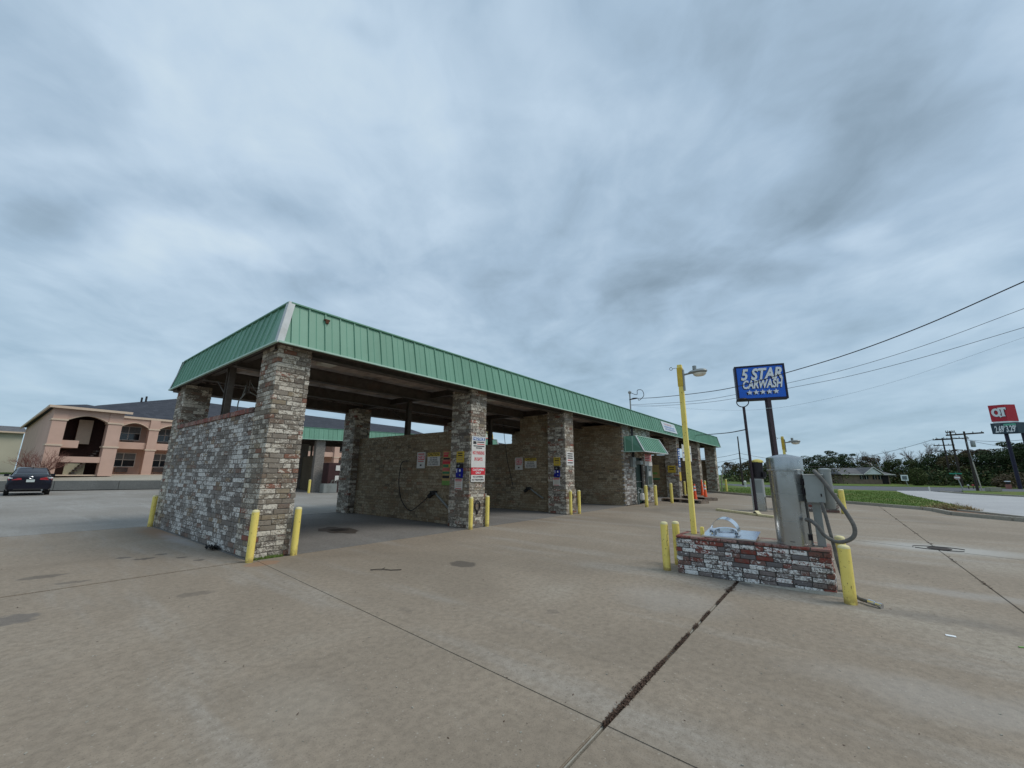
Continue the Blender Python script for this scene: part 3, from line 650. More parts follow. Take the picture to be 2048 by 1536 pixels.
# swinging spray booms under the roof of the first bay
def boom(x, y, z, ang, label):
    t = thing('spray_boom', (x, y, z), label, 'boom', 'spray booms under the roof')
    d = Vector((cos(ang), sin(ang), 0))
    p = Vector((x, y, z)); MB().tube([p, p+d*1.7, p+d*1.78+Vector((0, 0, -.06)), p+d*1.78+Vector((0, 0, -.3))], .016, 8).build('arm', M_GALV, t, True)
    MB().tube([p+Vector((0, 0, .25)), p+d*.9], .01, 6).build('stay', M_GALV, t, True); MB().tube([p-Vector((0, 0, .05)), p+Vector((0, 0, .3))], .018, 8).build('pivot', M_BEAM, t, True)
    MB().tube([p+d*1.78+Vector((0, 0, -.3)), p+d*1.72+Vector((.05, 0, -.7)), p+d*1.6+Vector((0, 0, -1.1))], .014, 8).build('hose', M_BLKRUB, t, True)
boom(3.75, 11.9, 3.62, 1.35, 'grey spray boom arm above the low left brick wall'); boom(3.7, 11.55, 3.6, .95, 'second spray boom arm beside the post on the left brick wall')

# ------------------------------------------------------------------ bollards
def bollard(x, y, r, h, label, group='yellow bollards by the car wash pillars', lean=(0, 0), scrape=False, pale=False):
    t = thing('bollard', (x, y, 0), label, 'bollard', group)
    top = Vector((x+lean[0], y+lean[1], 0))
    pr = [(1.0, -.05), (1.0, h-.035), (.97, h-.015), (.8, h), (.45, h+.008), (0, h+.01)]
    MB().tube([Vector((x, y, 0)).lerp(top, z/h)+Vector((0, 0, z)) for _, z in pr[:2]], r, 20, cap=False).build('post', M_YEL, t, True)
    MB().tube([top+Vector((0, 0, z)) for _, z in pr[1:]], [max(.001, r*k) for k, _ in pr[1:]], 20).build('cap', plain_cap, t, True)
    if scrape:
        v = Vector((-x, -y, 0)).normalized(); s = Vector((-v.y, v.x, 0)); mb = MB()
        pts = [(.055, h-.06), (.052, h-.13), (.04, h-.2), (.03, h-.3), (.025, h-.38)]
        for (a, za), (b, zb) in zip(pts, pts[1:]):
            mb.obox(Vector((x, y, (za+zb)/2))+v*sqrt(r*r-((a+b)/2)**2)-s*0+s*(a+b)/2, s, v, (0, 0, 1), .0035, .0025, (za-zb)/2+.003)
        mb.obox(Vector((x, y, h-.43))+v*r+s*.0, s, v, (0, 0, 1), .009, .002, .004); mb.build('scrape', M_CHIP, t)
    return t
plain_cap = plain('sun_faded_yellow_cap', (.74, .66, .36), .6, var=.06)  # caps are a paler yellow than the posts
bollard(3.13, 8.49, .062, .9, 'tall yellow bollard in front of the near corner pillar, left one of the pair')
bollard(3.93, 8.56, .062, .9, 'tall yellow bollard at the right of the near corner pillar')
bollard(3.12, 15.99, .062, .88, 'yellow bollard with rusty foot at the far left end of the brick wall')
bollard(8.83, 8.5, .062, .9, 'yellow bollard left of the pillar carrying the no parking sign')
bollard(9.66, 8.6, .062, .9, 'yellow bollard right of the pillar carrying the no parking sign')
bollard(14.55, 8.5, .062, .92, 'yellow bollard left of the third front pillar')
bollard(15.1, 8.42, .062, .92, 'yellow bollard right of the third front pillar')
bollard(20.3, 7.55, .08, 1.05, 'yellow bollard in front of the gas meter')
bollard(21.8, 7.6, .08, 1.02, 'yellow bollard below the change machine')
bollard(23.95, 7.45, .08, 1.1, 'yellow bollard in front of the wooden platform')
bollard(30.2, 8.45, .062, 1.1, 'yellow bollard left of the pillar behind the light pole')
bollard(31.4, 8.4, .08, 1.1, 'yellow bollard half hidden by the yellow light pole')
bollard(35.2, 8.3, .08, 1.1, 'yellow bollard next to the farther orange cone')
bollard(42.6, 8.2, .09, 1.15, 'farthest yellow bollard at the end of the car wash')
GI = 'yellow bollards around the vacuum island'
bollard(7.43, 2.48, .062, .78, 'yellow bollard with a black scrape left of the vacuum island', GI, scrape=True)
bollard(8.0, 2.46, .062, .74, 'short yellow bollard behind the left end of the vacuum island', GI)
bollard(7.07, .07, .068, .70, 'leaning yellow bollard at the right front corner of the vacuum island', GI, lean=(.02, -.02))
bollard(7.76, .085, .062, .735, 'yellow bollard behind the vacuum hose loop', GI)
bollard(22.7, -.05, .1, 1.0, 'yellow bollard at the end of the farther vacuum island', GI)

# ------------------------------------------------------------------ vacuum island
isl = thing('vacuum_island', (7.68, 1.24, 0), 'low red and grey brick island carrying the steel vacuum', 'island', 'brick vacuum islands')
IX0, IX1, IY0, IY1, IZ = 7.36, 8.02, .2, 2.28, .55
MB().box(IX0+.015, IX1-.015, IY0+.015, IY1-.015, 0, IZ+.01).build('core', plain('dark_mortar', (.09, .08, .072), .95, var=.3, scale=12), isl)
ib = []
for (p0, u, n, L, e) in (((IX0, IY1, 0), (0, -1, 0), (-1, 0, 0), IY1-IY0, 0), ((IX0, IY0, 0), (1, 0, 0), (0, -1, 0), IX1-IX0, 1), ((IX1, IY1, 0), (-1, 0, 0), (0, 1, 0), IX1-IX0, 1), ((IX1, IY0, 0), (0, 1, 0), (1, 0, 0), IY1-IY0, 0)):
    face_bricks(ib, isl, M_BRKR, p0, u, n, L, .0, IZ-.008, e, ch=.0665, ln=.215, joint=.008)
M_QUOIN = brick_mat('red_quoin_brick', [(0, (.26, .06, .045)), (.5, (.22, .09, .07)), (.8, (.30, .07, .05))], (.72, .68, .62), .75, None, 0, 1.0, .09)
for k, b in enumerate(ib):
    c_ = b[2]; edge = min(abs(c_.y-IY0), abs(IY1-c_.y)) < .16 or c_.z > IZ-.08
    if random.random() < (.38 if edge else .02): ib[k] = (b[0], M_QUOIN)+b[2:]
emit_bricks(ib, 290)
# coping course of red bricks and the concrete top
def cope_run(a, b, w, L=.21):
    a = Vector(a); b = Vector(b); n = int((b-a).length/L); d = (b-a)/n
    for i in range(n):
        c = a+d*(i+.5); me = brick_mesh(d.length-.006, .036, w, M_RED_B, i % 4); o = bpy.data.objects.new('coping_brick', me); COL.objects.link(o); o.location = c; o.rotation_euler = (random.uniform(-.01, .01), 0, math.atan2(d.y, d.x)+random.uniform(-.01, .01)); attach(o, isl)
M_RED_B = brick_mat('red_coping', [(0, (.26, .06, .045)), (.6, (.22, .075, .06)), (.85, (.30, .09, .07))], (.55, .45, .4), .3, None, 0)
cope_run((IX0+.04, IY1, IZ+.022), (IX0+.04, IY0, IZ+.022), .085); cope_run((IX1-.04, IY0, IZ+.022), (IX1-.04, IY1, IZ+.022), .085)
cope_run((IX0+.09, IY0+.04, IZ+.022), (IX1-.09, IY0+.04, IZ+.022), .085, .07); cope_run((IX1-.09, IY1-.04, IZ+.022), (IX0+.09, IY1-.04, IZ+.022), .085)
MB().box(IX0+.085, IX1-.085, IY0+.085, IY1-.085, IZ+.005, IZ+.038).build('concrete_top', concrete('island_top_concrete', (.22, .18, .14), (.28, .23, .18), (.34, .29, .24)), isl)
MB().prism([(IX0-.03, 1.35, 0), (IX0-.03, IY0-.06, 0), (IX0+.0, IY0-.06, .05), (IX0+.0, 1.35, .003)], (.04, 0, 0)).build('footing', M_KERB, isl)
TZ = IZ+.04
# canister vacuum
vac = thing('vacuum_cleaner', (7.62, .6, TZ), 'tall grey steel vacuum canister with control box and thick looping hose', 'vacuum')
cx, cy, r = 7.60, .615, .226
MB().lathe((cx, cy, 0), [(r+.004, TZ), (r+.004, TZ+.03), (r, TZ+.032)], 48).build('base_ring', M_SS, vac)
MB().tube([(cx, cy, TZ), (cx, cy, 1.66)], r, 56, cap=False).build('canister', M_SS, vac, True)
for z_ in (1.32, .93): MB().tube([(cx, cy, z_), (cx, cy, z_+.004)], r+.0012, 56, cap=False).build('seam', M_GALV, vac, True)
lid = MB().lathe((cx, cy, 0), [(r+.012, 1.655), (r+.022, 1.66), (r+.022, 1.675), (r+.012, 1.68), (r+.012, 1.845), (r+.006, 1.862), (r-.02, 1.872), (.12, 1.895), (.05, 1.91), (0, 1.912)], 48).build('lid', M_SS, vac, True)
# raised maker's mark on the lid and the latches on the side
vd = Vector((-cx, -cy, 0)).normalized(); sd2 = Vector((-vd.y, vd.x, 0))
def on_can(ang, z, rr=r): d = vd*cos(ang)+sd2*sin(ang); return Vector((cx, cy, z))+d*rr, d, Vector((-d.y, d.x, 0))
p, d, t_ = on_can(.82, 1.79, r+.012)
MB().obox(p, t_, d, (0, 0, 1), .004, .003, .035).obox(p+t_*.012+Vector((0, 0, -.03)), t_, d, (0, 0, 1), .014, .003, .004).obox(p+t_*.028+Vector((0, 0, .02)), t_, d, (0, 0, 1), .008, .003, .012).build('raised_mark', M_CHROME, lid)
for z in (1.5, 1.36, .72):
    p, d, t_ = on_can(.98, z); mb = MB().obox(p+d*.012, t_, d, (0, 0, 1), .016, .012, .04).tube([p+d*.03-Vector((0, 0, .05)), p+d*.035+Vector((0, 0, .05))], .007, 6); mb.build('latch', M_BLK, vac)
for a0, a1, z0, z1 in ((.9, .98, 1.62, .70),):
    p, d, t_ = on_can(1.02, 1.15); MB().obox(p+d*.004, t_, d, (0, 0, 1), .006, .004, .42).build('door_seam', plain('grimy_seam', (.07, .065, .06), .8), vac)
p, d, t_ = on_can(-.12, TZ+.06); MB().obox(p+d*.002, t_, d, (0, 0, 1), .03, .002, .004).build('slot', M_BLK, vac)
# channel post, control box, small cylinder
MB().box(7.60, 7.72, .245, .345, TZ, 1.24).build('channel_post', M_GALV, vac, bevel=.004)
cb = MB().box(7.36, 7.56, .17, .385, 1.215, 1.60).build('control_box', M_GALV, vac, bevel=.006)
MB().box(7.35, 7.57, .16, .395, 1.60, 1.612).build('box_lid', M_WHITE, cb)
box('keyhole_plate', M_BLK, (7.352, 7.36, .20, .215, 1.30, 1.34), cb)
MB().lathe((7.66, .135, 0), [(.062, 1.12), (.072, 1.14), (.072, 1.66), (.078, 1.662), (.078, 1.685), (.07, 1.69), (.04, 1.70), (0, 1.702)], 24).build('filter_cylinder', M_GALV, vac, True)
def corr(pts, r, sub=18, ribs=True):
    P = [Vector(p) for p in pts]; out = []
    for i in range(len(P)-1):
        a, b, c, d = P[max(i-1, 0)], P[i], P[i+1], P[min(i+2, len(P)-1)]
        for k in range(sub):
            t = k/sub; out.append(.5*((2*b)+(-a+c)*t+(2*a-5*b+4*c-d)*t*t+(-a+3*b-3*c+d)*t**3))
    out.append(P[-1]); return out, [r*(1.05 if i % 2 else .93) if ribs else r for i in range(len(out))]
pts, rr = corr([(7.44, .21, 1.60), (7.36, .245, 1.655), (7.28, .225, 1.62), (7.26, .16, 1.52), (7.24, .09, 1.38), (7.245, .02, 1.23), (7.24, -.05, 1.07), (7.24, -.095, .93), (7.245, -.075, .81), (7.25, .02, .735), (7.24, .135, .725), (7.24, .235, .79), (7.26, .30, .90), (7.32, .37, .965), (7.40, .43, .97)], .026, 12)
MB().tube(pts, rr, 12).build('hose', M_HOSE, vac, True)
pts, rr = corr([(7.36, .22, 1.22), (7.33, .20, 1.10), (7.31, .175, .85), (7.30, .155, .66), (7.29, .14, .45), (7.27, .10, .22), (7.24, .0, .06), (7.18, -.08, .04), (7.14, -.12, .04)], .022, 14)
MB().tube(pts, rr, 12).build('hose', M_HOSE, vac, True)
MB().tube([(7.14, -.11, .045), (7.10, -.17, .04)], [.028, .03], 12).tube([(7.10, -.17, .04), (7.06, -.23, .028)], [.022, .034], 12, 0).build('nozzle', M_CHROME, vac, True)
# steel plate with arched hood
hd = thing('hood_plate', (7.7, 1.5, TZ), 'shiny steel plate with an arched strap over a dark opening', 'steel cover')
def hz(x): return .62+(x-7.42)*.10
MB().add([(7.42, 1.10, .62), (7.42, 1.87, .62), (7.99, 1.87, .685), (7.99, 1.10, .685)]+[(7.42, 1.10, .597), (7.42, 1.87, .597), (7.99, 1.87, .662), (7.99, 1.10, .662)], [(0, 1, 2, 3), (7, 6, 5, 4), (0, 4, 5, 1), (1, 5, 6, 2), (2, 6, 7, 3), (3, 7, 4, 0)]).build('plate', M_CHROME, hd)
MB().box(7.46, 7.98, 1.13, 1.84, TZ, .606).build('gasket', M_BLKRUB, hd)
ring = []; rad = .215; yc = 1.56; xc = 7.66
mb = MB(); n = 24
for (x0, x1, r0, h0) in ((7.53, 7.74, rad, .235),):
    vs = []; 
    for i in range(n+1):
        a = pi*i/n
        for x, rk in ((x0, 0), (x1, 0), (x1, .006), (x0, .006)): vs.append((x, yc+cos(a)*(r0-rk), hz(x)+.02+sin(a)*(h0-rk)))
    fs = []
    for i in range(n):
        for j in range(4): fs.append((4*i+j, 4*i+(j+1) % 4, 4*i+4+(j+1) % 4, 4*i+4+j))
    mb.add(vs, fs)
mb.build('arched_strap', M_CHROME, hd, True)
mb = MB(); N2 = 36
for i in range(N2):
    a = 2*pi*i/N2; b = 2*pi*(i+1)/N2
    def rp(t, rr_, z): return (xc+cos(t)*rr_*.8, yc+sin(t)*rr_, hz(xc+cos(t)*rr_*.8)+z)
    h = lambda t: .045 + .03*max(0, cos(t))
    mb.add([rp(a, .215, 0), rp(b, .215, 0), rp(b, .2, h(b)), rp(a, .2, h(a))], [(0, 1, 2, 3)]); mb.add([rp(a, .2, h(a)), rp(b, .2, h(b)), rp(b, .165, h(b)-.01), rp(a, .165, h(a)-.01)], [(0, 1, 2, 3)]); mb.add([rp(a, .165, h(a)-.01), rp(b, .165, h(b)-.01), rp(b, .16, .002), rp(a, .16, .002)], [(0, 1, 2, 3)])
mb.build('collar', M_CHROME, hd, True)
MB().add([(xc+cos(2*pi*i/24)*.17*.8, yc+sin(2*pi*i/24)*.17, hz(xc+cos(2*pi*i/24)*.17*.8)+.004) for i in range(24)], [tuple(range(24))]).build('opening', M_BLK, hd)
# square yellow light pole
def light_pole(x, y, z0, z1, w, label, group, k=1.0):
    t = thing('light_pole', (x, y, z0), label, 'light pole', group)
    w *= .78; MB().box(x-w/2, x+w/2, y-w/2, y+w/2, z0, z1).build('pole', M_YEL, t, bevel=.006)
    MB().box(x-w/2-.008, x+w/2+.008, y-w/2-.008, y+w/2+.008, z1-.42*k, z1-.06*k).build('clamp', plain('orange_yellow_sleeve', (.66, .45, .05), .5), t, bevel=.004)
    pts = []
    MB().tube([(x, y+w/2, z1-.05*k), (x, y+w/2+.09*k, z1-.05*k)], .005*k, 6).tube([(x, y+w/2+.12*k+cos(a)*.028*k, z1-.05*k+sin(a)*.028*k) for a in [i*pi/8 for i in range(17)]], .006*k, 6).build('eye_bolt', M_GALV, t)
    MB().box(x-.03*k, x+.03*k, y-w/2-.03*k, y-w/2, z1-.5*k, z1-.1*k).build('bracket', M_GALV, t)
    zl = z1-.2*k
    MB().tube([(x, y-w/2-.02, zl), (x, y-w/2-.16*k, zl+.015)], .018*k, 8).build('arm', M_GALV, t, True)
    hd_ = MB(); prof = [(0.10, .012), (.14, .05), (.20, .075), (.27, .09), (.34, .09), (.40, .07), (.43, .03)]
    ring = [(y-w/2-a*k, b*k) for a, b in prof]
    nn = 12; vs = []; fs = []
    for (yy, b) in ring:
        for j in range(nn):
            a = 2*pi*j/nn; vs.append((x+cos(a)*b, yy, zl+.02*k+sin(a)*b*(.62 if sin(a) > 0 else .35)))
    for i in range(len(ring)-1):
        for j in range(nn): fs.append((i*nn+j, i*nn+(j+1) % nn, (i+1)*nn+(j+1) % nn, (i+1)*nn+j))
    fs += [tuple(range(nn)), tuple(range((len(ring)-1)*nn, len(ring)*nn))]
    hd_.add(vs, fs); lh = hd_.build('lamp_head', M_GALV, t, True)
    MB().tube([(x, y-w/2-.22*k, zl+.07*k), (x, y-w/2-.22*k, zl+.14*k)], .035*k, 12).build('photocell', M_GALV, lh, True)
    vs = []; prof = [(0, .085), (-.03, .08), (-.055, .055), (-.065, .0)]
    mb = MB(); yc_ = y-w/2-.30*k
    for (zz, b) in prof:
        for j in range(nn): a = 2*pi*j/nn; vs.append((x+cos(a)*b*k, yc_+sin(a)*max(b, .001)*1.35*k, zl-.005*k+zz*k))
    fs = [(i*nn+j, i*nn+(j+1) % nn, (i+1)*nn+(j+1) % nn, (i+1)*nn+j) for i in range(3) for j in range(nn)]
    mb.add(vs, fs); mb.build('lens', M_LIT, lh, True)
    return t
light_pole(7.72, 2.07, TZ-.002, 3.62, .10, 'square yellow pole with a grey yard lamp on the near vacuum island', 'yellow light poles')
tag(MB().box(7.66, 7.72, 1.90, 1.955, TZ-.002, TZ+.13).build('conduit_stub', M_YEL, bevel=.008), 'short yellow conduit box at the foot of the near light pole', 'conduit box')

# farther island
is2 = thing('vacuum_island', (23.4, 1.15, 0), 'farther red and white brick island behind the vacuum canister', 'island', 'brick vacuum islands')
MB().box(23.014, 24.086, .114, 2.286, 0, .79).build('core', M_MORT, is2)
ib = []
face_bricks(ib, is2, M_BRKR, (23, 2.3, 0), (0, -1, 0), (-1, 0, 0), 2.2, .0, .78, 0, ch=.098, ln=.29); face_bricks(ib, is2, M_BRKR, (23, .1, 0), (1, 0, 0), (0, -1, 0), 1.1, .0, .78, 1, ch=.098, ln=.29)
emit_bricks(ib, 90)
light_pole(23.5, 1.84, .785, 3.42, .14, 'farther yellow light pole rising behind the vacuum canister', 'yellow light poles', 1.5)

# ------------------------------------------------------------------ trash vault beside the black lamp post
tv = thing('vacuum_pedestal', (21.75, 2.9, 0), 'narrow grey steel pedestal topped by a black vacuum with yellow dome', 'vacuum')
MB().box(21.66, 22.1, 2.67, 3.17, 0, 1.42).build('cabinet', M_SS, tv, bevel=.01)
box('cabinet_door', M_GALV, (21.645, 21.66, 2.72, 2.98, .8, 1.36), tv); box('side_strip', M_WHITE, (21.64, 21.68, 2.62, 2.67, .62, 1.44), tv)
MB().lathe((21.85, 2.85, 0), [(.23, 1.42), (.24, 1.7), (.25, 2.0), (.25, 2.16)], 20).box(21.62, 21.8, 2.5, 2.62, 1.5, 1.72).box(21.6, 22.1, 2.58, 3.12, 1.42, 1.5).build('motor_housing', M_BLK, tv, True)
MB().lathe((21.85, 2.8, 0), [(.22, 2.14), (.24, 2.16), (.24, 2.2), (.2, 2.25), (.1, 2.29), (0, 2.30)], 20).build('dome', M_YEL, tv, True)
lp = thing('lamp_post', (21.6, 3.08, 0), 'thin black post with an empty looped bracket at the top', 'lamp post')
MB().tube([(21.6, 3.04, 0), (21.6, 3.05, 4.75)], .06, 10).build('pole', M_MAROON, lp, True)
a_ = [(21.6, 3.05+.24*sin(t)*1.05, 4.98-.24*cos(t)) for t in [(-2.1+4.2*i/16) for i in range(17)]]
MB().tube([(p[0], p[1]+.02, p[2]) for p in a_], .022, 8).build('bracket', M_BLK, lp, True)
MB().lathe((21.6, 3.07, 0), [(.2, 5.08), (.23, 5.1), (.2, 5.14), (.05, 5.15)], 16).build('cap_ring', M_BLK, lp, True)

# ------------------------------------------------------------------ the pole sign
sg = thing('pole_sign', (21.9, 2.15, 0), 'big blue double-faced 5 STAR CARWASH sign on a dark pole', 'sign')
sL = Vector((21.62, 3.27, 0)); sR = Vector((22.22, 1.27, 0)); ux = (sR-sL).normalized(); nx = Vector((ux.y, -ux.x, 0))
if nx.dot(-sL) < 0: nx = -nx
c0 = (sL+sR)/2; hw = (sR-sL).length/2; zb, zt = 5.06, 6.74
MB().tube([(21.98, 2.08, 0), (21.98, 2.08, zb+.02)], .13, 4).build('pole', M_MAROON, sg); MB().box(21.86, 22.1, 1.96, 2.2, 4.60, 4.64).build('pole_collar', M_GALV, sg)
dep = .2
bx = MB().obox(c0+Vector((0, 0, (zb+zt)/2))-nx*dep, ux, nx, (0, 0, 1), hw, dep, (zt-zb)/2).build('cabinet', M_NAVYTR, sg, bevel=.015)
MB().obox(c0+Vector((0, 0, (zb+zt)/2))+nx*.012, ux, nx, (0, 0, 1), hw-.09, .012, (zt-zb)/2-.09).build('face', M_BLUE, sg)
for s_ in (-1, 1): MB().obox(c0+ux*s_*(hw-.04)+Vector((0, 0, (zb+zt)/2))+nx*.014, ux, nx, (0, 0, 1), .04, .02, (zt-zb)/2).build('frame_rail', M_NAVYTR, sg)
for s_ in (-1, 1): MB().obox(c0+Vector((0, 0, (zb+zt)/2+s_*((zt-zb)/2-.04)))+nx*.014, ux, nx, (0, 0, 1), hw-.08, .02, .04).build('frame_rail', M_NAVYTR, sg)
UP = (0, 0, 1)
def sgp(u, v, o): return c0+ux*u+Vector((0, 0, v))+nx*o
for (body, size, u, v, w_) in (('5 STAR', .74, .04, 6.27, 1.72), ('CARWASH', .55, .03, 5.79, 1.66)):
    text(body, size, M_INK, sg, sgp(u-.035, v-.03, .028), ux, UP, .28, .035, .002, width=w_, name='letter_shadow'); text(body, size, M_WLET, sg, sgp(u, v, .036), ux, UP, .28, .035, .004, width=w_)
def star(parent, c, rad, mat, o, name='star'):
    pts = [sgp(c[0]+sin(i*pi/5)*rad*(1 if i % 2 == 0 else .42), c[1]+cos(i*pi/5)*rad*(1 if i % 2 == 0 else .42), o) for i in range(10)]
    return MB().prism(pts, nx*.004).build(name, mat, parent)
for i in range(5):
    star(sg, (-.52+i*.27-.045, 5.40-.02), .13, M_INK, .026, 'star_shadow'); star(sg, (-.5+i*.27, 5.42), .13, M_WLET, .034)

# ------------------------------------------------------------------ signs and fittings on the car wash
def sign(name, label, axis, fixed, a0, a1, z0, z1, mat, th=.012, cat='sign', group=None, border=None):
    """axis 'y': board on a plane y=fixed facing -Y, spanning x a0..a1; axis 'x': on x=fixed facing -X, spanning y a1..a0"""
    t = thing(name, ((a0+a1)/2, fixed, z0) if axis == 'y' else (fixed, (a0+a1)/2, z0), label, cat, group)
    b = (a0, a1, fixed-th, fixed, z0, z1) if axis == 'y' else (fixed-th, fixed, min(a0, a1), max(a0, a1), z0, z1)
    box('board', mat, b, t)
    def put(body, rx, rz, size, m, w=None, bold=.01):
        x = a0+(a1-a0)*rx; z = z0+(z1-z0)*rz
        loc = (x, fixed-th-.002, z) if axis == 'y' else (fixed-th-.002, x, z)
        return text(body, size, m, t, loc, (1, 0, 0) if axis == 'y' else (0, -1, 0), UP, 0, bold, .001, width=w)
    def bar(r0, r1, q0, q1, m, nm='printed_band', o=.0015):
        x0 = a0+(a1-a0)*r0; x1 = a0+(a1-a0)*r1; lo, hi = z0+(z1-z0)*q0, z0+(z1-z0)*q1
        bb = (x0, x1, fixed-th-o, fixed-th+.001, lo, hi) if axis == 'y' else (fixed-th-o, fixed-th+.001, min(x0, x1), max(x0, x1), lo, hi)
        return box(nm, m, bb, t)
    return t, put, bar
F8 = 8.686
t, put, bar = sign('notice_sign', 'tall white notice sign reading no parking in bays on the second front pillar', 'y', F8, 8.97, 9.6, 1.76, 2.72, M_WHITE)
bar(.07, .95, .86, .97, M_NBLUE); put('NOTICE', .5, .915, .115, M_WLET, .5, .02)
bar(.1, .32, .74, .83, M_INK); 
for q, (a, b) in zip((.81, .745, .68, .62), ((.38, .9), (.38, .92), (.12, .92), (.3, .75))): bar(a, b, q-.016, q+.016, M_PINKR if q == .745 else M_INK)
put('NO PARKING', .5, .46, .15, M_RED, .53, .02); put('IN BAYS', .5, .26, .15, M_RED, .36, .02)
t, put, bar = sign('customers_sign', 'red customers only sign directly below the notice sign', 'y', F8, 8.98, 9.6, 1.54, 1.755, M_RED)
put('CUSTOMERS', .5, .68, .085, M_WLET, .5, .02); put('ONLY', .5, .27, .085, M_WLET, .24, .02)
t, put, bar = sign('loitering_sign', 'white no loitering sign, lowest on the second front pillar', 'y', F8, 8.98, 9.59, 1.33, 1.535, M_WHITE)
put('NO LOITERING', .5, .72, .07, M_INK, .46, .02); put('NO TRESPASSING', .5, .28, .07, M_INK, .53, .02)
t, put, bar = sign('pillar_sign', 'small white sign with dark lines on the third front pillar', 'y', F8, 14.6, 15.2, 1.92, 2.48, M_WHITE)
for q in (.86, .7, .54, .38, .2): bar(.15, .85, q-.04, q+.04, M_INK if q != .38 else M_PINKR)
def side_signs(x, k, where):
    xs = x-.014
    t, put, bar = sign('instruction_sign', f'yellow instruction sign on the side of the {where} pillar', 'x', xs, 9.26, 8.93, 1.91, 2.25, M_SYEL)
    for q in (.82, .62): bar(.2, .8, q-.05, q+.05, M_INK)
    for q in (.42, .25): bar(.15, .85, q-.04, q+.04, M_SORG)
    t = thing('coin_box', (xs, 9.09, 1.45), f'dark blue coin box on the side of the {where} pillar', 'coin box', 'coin boxes in the bays')
    MB().box(xs-.07, xs, 8.96, 9.21, 1.45, 1.73).build('box', M_BLUEB, t, bevel=.005); MB().box(xs-.065, xs, 8.965, 9.205, 1.73, 1.87).build('dial_housing', M_BLK, t, bevel=.004)
    MB().tube([(xs-.065, 9.09, 1.8), (xs-.085, 9.09, 1.8)], .035, 14).build('dial', M_GALV, t, True); box('coin_slot', M_WLET, (xs-.075, xs-.069, 9.0, 9.06, 1.63, 1.7), t); box('coin_slot', M_WLET, (xs-.075, xs-.069, 9.15, 9.175, 1.6, 1.72), t); box('coin_slot', M_GALV, (xs-.075, xs-.069, 9.0, 9.05, 1.5, 1.55), t)
    t, put, bar = sign('price_notice', f'small white and red notice under the coin box of the {where} pillar', 'x', xs, 9.3, 8.97, 1.1, 1.42, M_WHITE)
    bar(.05, .95, .84, .94, M_RED); bar(.1, .9, .74, .8, M_PINKR); bar(.1, .9, .04, .12, M_PINKR)
    for q in (.6, .45, .3): bar(.15, .85, q-.02, q+.02, M_SORG)
side_signs(8.93, 0, 'second'); side_signs(14.55, 0, 'third')
def bay_signs(x, where, menu=True):
    xs = x-.014
    t, put, bar = sign('start_sign', f'narrow white and red price sign on the {where}', 'x', xs, 11.52, 11.09, 1.74, 2.29, M_WHITE)
    bar(.12, .9, .84, .92, M_PINKR); bar(.1, .92, .52, .78, M_RED); put('$2.00', .5, .65, .15, M_WLET, .3, .01); bar(.15, .85, .4, .46, M_PINKR); bar(.4, .6, .14, .24, M_INK)
    t, put, bar = sign('caution_sign', f'yellow and white caution sign on the {where}', 'x', xs, 10.96, 10.33, 1.82, 2.26, M_WHITE)
    bar(.0, 1, .70, 1.0, M_SYEL); put('CAUTION', .5, .85, .13, M_INK, .54, .02)
    for q, s in zip((.60, .44, .28, .12), ('HOT WATER', 'HIGH PRESSURE', 'NOT RESPONSIBLE', 'FOR DAMAGES')): put(s, .5, q, .065, M_INK, .5 if s[0] != 'H' else .38, .012)
    if menu:
        t, put, bar = sign('wash_menu', f'tall multicoloured wash menu board on the {where}', 'x', xs, 10.18, 9.62, 1.2, 2.29, M_SORG)
        for a, b, q0, q1, m in ((.05, .5, .9, .97, M_PINKR), (.05, .45, .83, .89, M_RED), (.05, .6, .75, .8, M_INK), (.0, .85, .62, .70, M_RED), (.0, .85, .705, .74, M_PINKR), (.05, .5, .53, .6, M_SGRN), (.55, .8, .53, .6, M_SYEL), (.02, .6, .42, .5, M_PINKR), (.02, .6, .33, .39, M_SGRN), (.02, .6, .2, .28, M_INK), (0, 1, .0, .13, M_SLIME), (.68, .95, .14, .5, M_SYEL), (.72, .98, .8, .97, M_SYEL)): bar(a, b, q0, q1, m)
bay_signs(9.2, 'brick wall of the first bay'); bay_signs(14.82, 'brick wall of the second bay', False)
# wall hose with foam brush in its tube
def brush(x, y0, z0, y1, z1, label):
    t = thing('brush_holder', (x, (y0+y1)/2, z1), label, 'brush holder', 'foam brush holders on the bay walls')
    MB().tube([(x-.06, y0, z0), (x-.06, y1, z1)], .035, 12).build('tube', M_GALV, t, True)
    MB().box(x-.14, x-.02, y0-.02, y0+.2, z0-.04, z0+.08).obox((x-.08, y0+.22, z0-.06), (0, 1, -.7), (1, 0, 0), (0, .7, 1), .1, .06, .05).build('brush', M_BLKRUB, t)
brush(9.18, 10.40, .93, 9.66, .44, 'foam brush tube slanting on the first bay wall'); brush(14.8, 10.62, .92, 9.95, .55, 'foam brush tube slanting on the second bay wall')
pts, rr = corr([(9.12, 11.9, 2.0), (9.13, 12.3, 1.95), (9.14, 12.42, 1.6), (9.14, 12.42, 1.18), (9.14, 12.2, .62), (9.12, 11.68, .32), (9.11, 11.15, .55), (9.1, 10.6, .92)], .014, 8, False)
tag(MB().tube(pts, .014, 8).build('wash_hose', M_BLKRUB, None, True), 'black wash hose drooping in a loop on the first bay wall', 'hose')
pts, rr = corr([(14.7, 12.2, 4.0), (14.72, 12.1, 3.2), (14.75, 11.95, 2.2), (14.76, 11.75, 1.5), (14.76, 11.6, 1.0)], .012, 6, False)
tag(MB().tube(pts, .012, 8).build('wash_hose', M_BLKRUB, None, True), 'black wash hose hanging straight from the roof in the second bay', 'hose')
